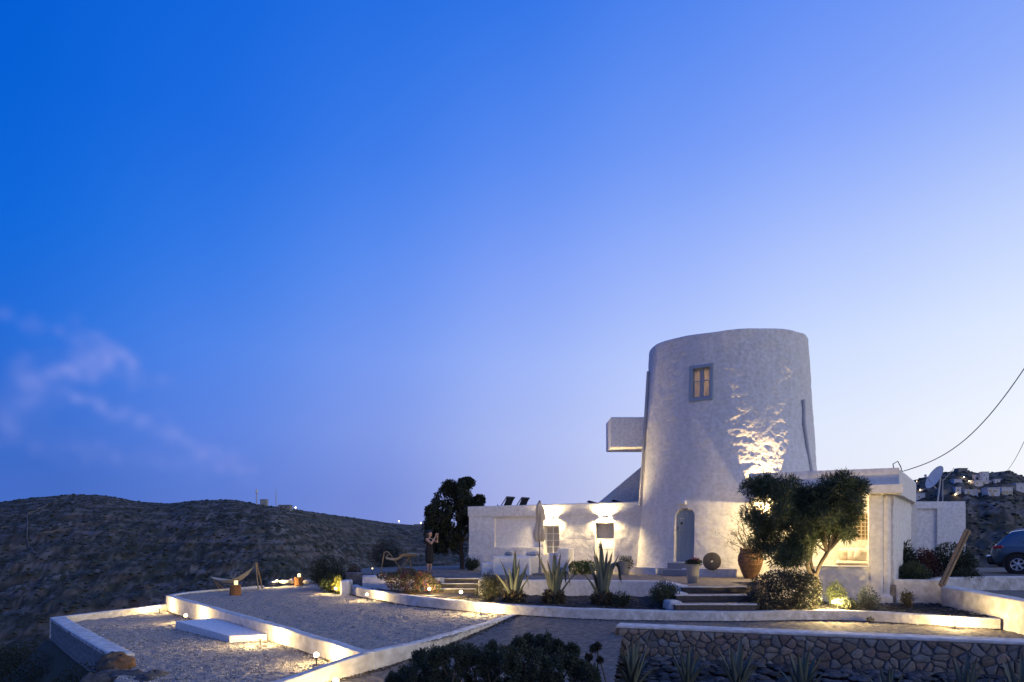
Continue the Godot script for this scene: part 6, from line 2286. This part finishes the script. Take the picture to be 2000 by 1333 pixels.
# ---------- the car
func car() -> void:
	var o := P(17.95, 24.3, 0.11)
	var t := thing("parked_car", "dark blue grey hatchback car seen from its side at the right edge", "car", o + Vector3(2.1, 0, 0))
	# stations along the length from the tail: x, belly, belt, roof, half width at belt, half width at roof
	var st := [[0.0, 0.52, 0.78, 0.80, 0.62, 0.60], [0.05, 0.40, 0.90, 0.93, 0.76, 0.70], [0.15, 0.34, 0.98, 1.04, 0.82, 0.74], [0.28, 0.30, 1.02, 1.18, 0.85, 0.70], [0.48, 0.27, 1.04, 1.40, 0.87, 0.62], [0.62, 0.26, 1.04, 1.52, 0.88, 0.58], [0.9, 0.25, 1.03, 1.57, 0.89, 0.58], [1.6, 0.25, 1.0, 1.60, 0.90, 0.59], [2.3, 0.25, 0.98, 1.57, 0.90, 0.58], [2.7, 0.25, 0.97, 1.47, 0.90, 0.57], [3.05, 0.26, 0.97, 1.22, 0.89, 0.60], [3.3, 0.26, 0.96, 1.03, 0.88, 0.68], [3.8, 0.27, 0.90, 0.95, 0.86, 0.68], [4.15, 0.30, 0.78, 0.84, 0.80, 0.64], [4.3, 0.38, 0.66, 0.70, 0.68, 0.58]]
	var rows := []
	for s in st:
		var r := PackedVector3Array()
		var half := [[-0.86, s[1]], [-0.97, s[1] + 0.06], [-1.0, lerpf(s[1], s[2], 0.5)], [-0.985, s[2] - 0.05], [-0.96, s[2]]]
		for q in half: r.append(o + Vector3(s[0], q[1], -q[0] * s[4]))
		r.append(o + Vector3(s[0], lerpf(s[2], s[3], 0.55), lerpf(s[4] * 0.96, s[5], 0.5)))
		r.append(o + Vector3(s[0], s[3] - 0.03 * (s[3] - s[2]) / 0.5, s[5]))
		r.append(o + Vector3(s[0], s[3] + 0.015, s[5] * 0.8))
		r.append(o + Vector3(s[0], s[3] + 0.03, 0))
		for j in range(7, -1, -1):
			var q := r[j]
			r.append(Vector3(q.x, q.y, 2.0 * o.z - q.z))
		rows.append(r)
	var m := MB.new()
	m.grid(rows)
	for e in [0, rows.size() - 1]:
		var r: PackedVector3Array = rows[e]
		for j in range(1, r.size() - 1): m.out(r[0], r[j], r[j + 1], rows[7][4])
	part("body", m, M.car_paint, t)
	# side windows, lamps, bumper, arches
	for sd in [1.0, -1.0]:
		for w in [[0.80, 1.42, 1.10, 1.46, 0.0], [1.5, 2.25, 1.06, 1.50, 1.0], [2.33, 2.95, 1.05, 1.46, 1.0]]:
			var wn := MB.new()
			var p := []
			var x0: float = w[0]
			var x1: float = w[1]
			var zf := func(y: float) -> float: return sd * (lerpf(0.862, 0.585, clampf((y - 1.0) / 0.56, 0.0, 1.0)) + 0.012)
			var pts := [[x0 + (0.0 if w[4] > 0.5 else 0.12), w[2]], [x1, w[2]], [x1 - (0.35 if w[0] > 2.3 else 0.02), w[3]], [x0 + (0.02 if w[4] > 0.5 else 0.25), w[3]]]
			if w[4] < 0.5: pts = [[x0, 1.22], [x0 + 0.2, 1.1], [x1, 1.06], [x1, 1.46], [x0 + 0.25, 1.43]]
			for q in pts: p.append(o + Vector3(q[0], q[1], zf.call(q[1])))
			for j in range(1, p.size() - 1): wn.out(p[0], p[j], p[j + 1], o + Vector3(2, 1, 0))
			part("window", wn, M.dark_glass, t)
		var tl := MB.new()
		tl.box(Transform3D(Basis(Vector3.UP, -0.22 * sd) * Basis(Vector3.BACK, 0.1), o + Vector3(0.23, 0.96, 0.79 * sd)), Vector3(0.34, 0.13, 0.12), 0.05)
		part("tail_light", tl, M.tail_lens, t)
		var hl := MB.new()
		hl.box(Transform3D(Basis(Vector3.UP, 0.5 * sd), o + Vector3(4.05, 0.76, 0.70 * sd)), Vector3(0.35, 0.14, 0.1), 0.04)
		part("headlight", hl, M.chrome, t)
		for x in [0.80, 3.45]:
			var ac := MB.new()
			var c := o + Vector3(x, 0.34, 0.0)
			var r2 := []
			for q in [[0.40, 0.80], [0.40, 0.905], [0.46, 0.915], [0.475, 0.80]]:
				var r := PackedVector3Array()
				for j in 19:
					var a := -0.25 + (PI + 0.5) * j / 18.0
					r.append(c + Vector3(cos(a) * q[0], sin(a) * q[0], q[1] * sd))
				r2.append(r)
			ac.grid(r2)
			var dk := MB.new()
			part("wheel_arch", ac, M.rubber, t)
			for j in 24:
				var a := TAU * j / 24.0
				var b := TAU * (j + 1) / 24.0
				dk.out(c + Vector3(0, 0, 0.893 * sd), c + Vector3(cos(a) * 0.405, sin(a) * 0.405, 0.893 * sd), c + Vector3(cos(b) * 0.405, sin(b) * 0.405, 0.893 * sd), c)
			part("wheel_well", dk, M.rubber, t)
			var ty := MB.new()
			var bs := Basis(Vector3.RIGHT, PI / 2 * sd)
			ty.lathe([Vector2(0.2, 0.70), Vector2(0.31, 0.70), Vector2(0.34, 0.73), Vector2(0.34, 0.88), Vector2(0.32, 0.915), Vector2(0.225, 0.92), Vector2(0.215, 0.88)], Transform3D(bs, c), 32)
			var wl := Node3D.new()
			wl.name = "wheel"
			t.add_child(wl, true)
			part("tyre", ty, M.rubber, wl)
			var rim := MB.new()
			rim.lathe([Vector2(0.228, 0.90), Vector2(0.215, 0.925), Vector2(0.195, 0.92), Vector2(0.19, 0.86)], Transform3D(bs, c), 28)
			rim.lathe([Vector2(0.0, 0.925), Vector2(0.05, 0.92), Vector2(0.06, 0.90)], Transform3D(bs, c), 14)
			for j in 6:
				var a := TAU * j / 6.0 + 0.3
				rim.box(Transform3D(Basis(Vector3.BACK, a), c + Vector3(cos(a) * 0.125, sin(a) * 0.125, 0.905 * sd)), Vector3(0.17, 0.065, 0.025), 0.01)
			part("rim", rim, M.alloy, wl)
	var bp := MB.new()
	bp.box(Transform3D(Basis(), o + Vector3(0.06, 0.47, 0)), Vector3(0.34, 0.30, 1.56), 0.08)
	bp.box(Transform3D(Basis(), o + Vector3(0.42, 0.36, 0)), Vector3(0.5, 0.22, 1.68), 0.06)
	part("bumper", bp, M.rubber, t)
	bp = MB.new()
	bp.box(Transform3D(Basis(), o + Vector3(-0.07, 0.625, 0)), Vector3(0.16, 0.05, 1.5), 0.02)
	part("bumper_trim", bp, M.alloy, t)
	bp = MB.new()
	for sd in [1.0, -1.0]:
		bp.tube(catmull([o + Vector3(0.7, 1.57, 0.56 * sd), o + Vector3(0.8, 1.62, 0.56 * sd), o + Vector3(2.2, 1.63, 0.56 * sd), o + Vector3(2.35, 1.58, 0.56 * sd)], 0.2), 0.016, 6)
	part("roof_rails", bp, M.alloy, t)
	bp = MB.new()
	var rw := []
	for i in 5:
		var f := i / 4.0
		var y := lerpf(1.06, 1.46, f)
		var x := lerpf(0.165, 0.535, f)
		rw.append(PackedVector3Array([o + Vector3(x, y + 0.03, 0.64 - 0.1 * f), o + Vector3(x - 0.02, y + 0.035, 0), o + Vector3(x, y + 0.03, -0.64 + 0.1 * f)]))
	bp.grid(rw)
	part("rear_window", bp, M.dark_glass, t)
	t.position = P(19.80, 23.9, 0.11)
	t.rotation.y = deg_to_rad(-37.0)

# ---------- far things on the hills
func hill_at(px: float, py: float) -> Vector3:
	var t := (px - 1000.0) / 1300.0
	var d := 55.0
	while d < 1500.0:
		var y := ground_h(t * d, d)
		if 1060.0 - (y - 1.25) / d * 1300.0 <= py: return P(t * d, d, y)
		d += 1.5
	var rg := ridge(t)
	return P(t * rg.y, rg.y, rg.x)

func hill_house(called: String, label: String, px0: float, px1: float, py0: float, py1: float, opens: Array, m: Material, group := "white houses on the right hillside") -> void:
	var b := hill_at((px0 + px1) / 2, py1)
	var d := -b.z
	var k := d / 1300.0
	var w := (px1 - px0) * k
	var h := (py1 - py0) * k
	var t := thing(called, label, "house", b, group)
	var mb := MB.new()
	mb.abox(b.x - w / 2, b.x + w / 2, b.y - 3.0, b.y + h, b.z - w * 0.7, b.z, 0.1)
	part("wall", mb, m, t)
	mb = MB.new()
	mb.abox(b.x - w / 2 - 0.15, b.x + w / 2 + 0.15, b.y + h, b.y + h + 0.3, b.z - w * 0.7 - 0.1, b.z + 0.12, 0.05)
	part("roof", mb, m, t)
	for o in opens:
		mb = MB.new()
		var x: float = b.x - w / 2 + w * o[0]
		var y: float = b.y + h * o[1]
		mb.abox(x, x + w * o[2], y, y + h * o[3], b.z - 0.3, b.z + 0.04, 0.0)
		part("window", mb, M.dark_glass, t)

func street_lamp(label: String, px: float, py: float, r: float, e: float) -> void:
	var b := hill_at(px, py + 3.0)
	var d := -b.z
	var p := at(px, py, d)
	var t := thing("street_lamp", label, "street lamp", b, "lamps on the far hills")
	var m := MB.new()
	m.tube([b - Vector3(0, 0.5, 0), p], 0.08, 5)
	part("post", m, M.black_metal, t)
	m = MB.new()
	var s := r * d / 330.0
	m.blob(p + Vector3(0, 0, 0.1), Vector3.ONE * s, fine, 0.0, 5, 8)
	part("lamp", m, M.town_glow, t)
	if s < 0.249:
		lamp_light(t, p + Vector3(0, 0, 0.1) - b, e, Color(1.0, 0.85, 0.6), s)
	else:
		lamp_light(t, p + Vector3(0, 0, 0.15 + s) - b, e, Color(1.0, 0.85, 0.6), s)

func far_things() -> void:
	var z := func(x: float) -> float: return 1770.0 + x / 8.696
	var v := func(y: float) -> float: return 880.0 + y / 8.696
	var e := [
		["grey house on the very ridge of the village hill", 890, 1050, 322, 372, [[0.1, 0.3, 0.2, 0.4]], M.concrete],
		["tall white block house highest in the village below the ridge", 1300, 1412, 388, 545, [[0.55, 0.1, 0.14, 0.3], [0.2, 0.55, 0.14, 0.2]], M.hazed_white],
		["white house stepped against the left of the tall block", 1182, 1297, 432, 530, [[0.1, 0.2, 0.25, 0.4], [0.6, 0.2, 0.2, 0.35]], M.hazed_white],
		["long low white house in front of the tall block with two arches", 1172, 1505, 545, 610, [[0.08, 0.1, 0.07, 0.6], [0.4, 0.1, 0.12, 0.6], [0.7, 0.15, 0.1, 0.5]], M.hazed_white],
		["small white cube house right of the tall block", 1512, 1608, 508, 560, [[0.4, 0.3, 0.2, 0.4]], M.hazed_white],
		["small pale house half hidden in the slope left of the village lamps", 820, 958, 512, 560, [], M.hazed_white],
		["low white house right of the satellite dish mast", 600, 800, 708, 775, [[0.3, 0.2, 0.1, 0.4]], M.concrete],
		["white house with a lamp at its foot, left of the long arcade", 842, 940, 662, 770, [[0.3, 0.4, 0.3, 0.3]], M.hazed_white],
		["long white house with a dark porch, left of the village centre", 1002, 1230, 682, 768, [[0.18, 0.1, 0.2, 0.7], [0.6, 0.25, 0.12, 0.5]], M.hazed_white],
		["low white house in the village centre beside the lamp", 1300, 1385, 690, 725, [], M.hazed_white],
		["long arcaded white house with dark openings right of the centre", 1390, 1600, 665, 800, [[0.08, 0.5, 0.25, 0.3], [0.45, 0.5, 0.3, 0.3], [0.3, 0.05, 0.2, 0.35]], M.hazed_white],
		["house with a pergola of pale posts near the right edge", 1625, 1815, 645, 770, [[0.05, 0.1, 0.25, 0.5], [0.38, 0.1, 0.25, 0.5], [0.7, 0.1, 0.22, 0.5]], M.hazed_white],
		["blue white house cut by the right edge of the village", 1872, 2080, 588, 745, [[0.4, 0.4, 0.08, 0.3]], M.hazed_white],
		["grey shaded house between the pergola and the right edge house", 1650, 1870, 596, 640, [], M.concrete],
		["low white house close behind the annex roof", 165, 330, 752, 840, [[0.3, 0.2, 0.15, 0.4]], M.hazed_white],
	]
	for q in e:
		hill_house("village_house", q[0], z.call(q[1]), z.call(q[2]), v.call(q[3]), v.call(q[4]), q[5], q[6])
	street_lamp("village lamp at the far left, above the low white house behind the annex", z.call(240), v.call(672), 0.24, 6.0)
	street_lamp("village lamp highest on the hill, left of the tall block house", z.call(985), v.call(457), 0.26, 6.0)
	street_lamp("village lamp just below and right of the highest one", z.call(1076), v.call(524), 0.26, 6.0)
	street_lamp("village lamp in front of the houses near the satellite dish", z.call(836), v.call(752), 0.26, 8.0)
	street_lamp("village lamp over the low house in the village centre", z.call(1305), v.call(672), 0.24, 8.0)
	street_lamp("faint village lamp at the left edge of the hill under the ridge", z.call(180), v.call(528), 0.14, 2.0)
	# left hill: masts, hut, low building, field walls
	for q in [[501, 956, 986, "tall lattice mast on the left hill's ridge, left of the hut"], [539, 955, 990, "thin mast on the left hill's ridge, right of the hut"]]:
		var b := hill_at(q[0], q[2])
		var p := at(q[0], q[1], -b.z)
		var t := thing("radio_mast", q[3], "mast", b, "masts on the left ridge")
		var m := MB.new()
		m.tube([b - Vector3(0, 2, 0), b.lerp(p, 0.6), p], [0.45, 0.35, 0.16] if q[0] < 520 else [0.3, 0.25, 0.12], 6)
		part("pole", m, M.metal, t)
		if q[0] < 520:
			m = MB.new()
			m.abox(p.x - 0.6, p.x + 0.6, p.y - 2.6, p.y - 0.2, p.z - 0.5, p.z + 0.5, 0.1)
			part("antenna", m, M.smooth_white, t)
	hill_house("relay_hut", "small pale hut between the two masts on the left ridge", 507.5, 520.5, 976.5, 987, [], M.pot, "")
	hill_house("ridge_building", "long low building on the left ridge right of the masts", 543, 566, 988, 995, [[0.2, 0.3, 0.1, 0.4], [0.6, 0.3, 0.1, 0.4]], M.concrete, "")
	street_lamp("bright lamp on the left ridge right of the long low building", 577, 992, 0.30, 3.0)
	street_lamp("distant lamp on the low skyline left of the evergreen tree", 779, 1019, 0.26, 3.0)
	street_lamp("distant lamp on the low skyline touching the evergreen tree", 822, 1022, 0.30, 3.0)
	hill_house("far_house", "low far house under the skyline lamp beside the evergreen tree", 808, 832, 1025, 1029, [], M.concrete, "")
	for q in [["pale field wall running straight down the left hill", [[72, 1000], [55, 1005], [52, 1014], [53, 1030], [52, 1050], [54, 1066], [62, 1078], [66, 1087]]], ["short field wall across the left hill right of the long one", [[66, 1044], [85, 1043], [110, 1039], [136, 1038]]], ["faint field wall at the far left of the hill", [[2, 1033], [20, 1031], [42, 1034]]], ["low field wall left of the foot of the long one", [[18, 1070], [34, 1070], [50, 1070]]], ["field wall climbing to the top of the left hill", [[72, 1000], [95, 985], [110, 980], [138, 968]]]]:
		var pts := []
		for w in q[1]:
			var p := hill_at(w[0], w[1])
			pts.append(p + Vector3(0, 0.75, 0))
		var fine_pts := []
		for p in catmull(pts, 2.0):
			fine_pts.append(Vector3(p.x, ground_h(p.x, -p.z) + 0.55, p.z))
		var mb := MB.new()
		var rows := []
		for i in fine_pts.size():
			var p: Vector3 = fine_pts[i]
			var d: Vector3 = fine_pts[mini(i + 1, fine_pts.size() - 1)] - fine_pts[maxi(i - 1, 0)]
			var s := Vector3(d.z, 0, -d.x).normalized() * 0.28
			var j := Vector3(rng.randf_range(-0.2, 0.2), rng.randf_range(-0.25, 0.25), 0)
			rows.append(PackedVector3Array([p - s * 1.3 - Vector3(0, 1.5, 0), p - s + j, p + s + j, p + s * 1.3 - Vector3(0, 1.5, 0)]))
		mb.col = Color(0.15, 0.145, 0.135)
		mb.grid(rows)
		single("field_wall", mb, M.stone, q[0], "wall", "dry stone walls on the left hill")

# ---------- everything
func _ready() -> void:
	rng.seed = 20240611
	fine.frequency = 1.0
	fine.fractal_octaves = 3
	cell.noise_type = FastNoiseLite.TYPE_CELLULAR
	cell.frequency = 1.0
	cell.cellular_return_type = FastNoiseLite.RETURN_DISTANCE
	cell.cellular_jitter = 1.0
	big.frequency = 0.09
	big.fractal_octaves = 3
	var cam := Camera3D.new()
	cam.name = "camera"
	cam.position = Vector3(0, 1.25, 0)
	cam.projection = Camera3D.PROJECTION_FRUSTUM
	cam.near = 0.1
	cam.far = 9000.0
	cam.size = 0.1 * 1333.0 / 1300.0
	cam.frustum_offset = Vector2(0, 0.1 * (1060.0 - 666.5) / 1300.0)
	cam.current = true
	add_child(cam)
	var env := Environment.new()
	env.background_mode = Environment.BG_SKY
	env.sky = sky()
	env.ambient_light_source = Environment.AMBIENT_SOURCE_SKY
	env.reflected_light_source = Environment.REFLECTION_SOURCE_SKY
	env.tonemap_mode = Environment.TONE_MAPPER_LINEAR
	env.tonemap_exposure = 1.0
	env.sdfgi_enabled = true
	env.ssao_enabled = true
	env.ssil_enabled = true
	var we := WorldEnvironment.new()
	we.name = "environment"
	we.environment = env
	add_child(we)
	materials()
	terrain()
	grounds()
	tower()
	long_house()
	veranda()
	stone_wall()
	far_things()
	plants()
	garden_furniture()
	car()
	person()
	garden_lights()
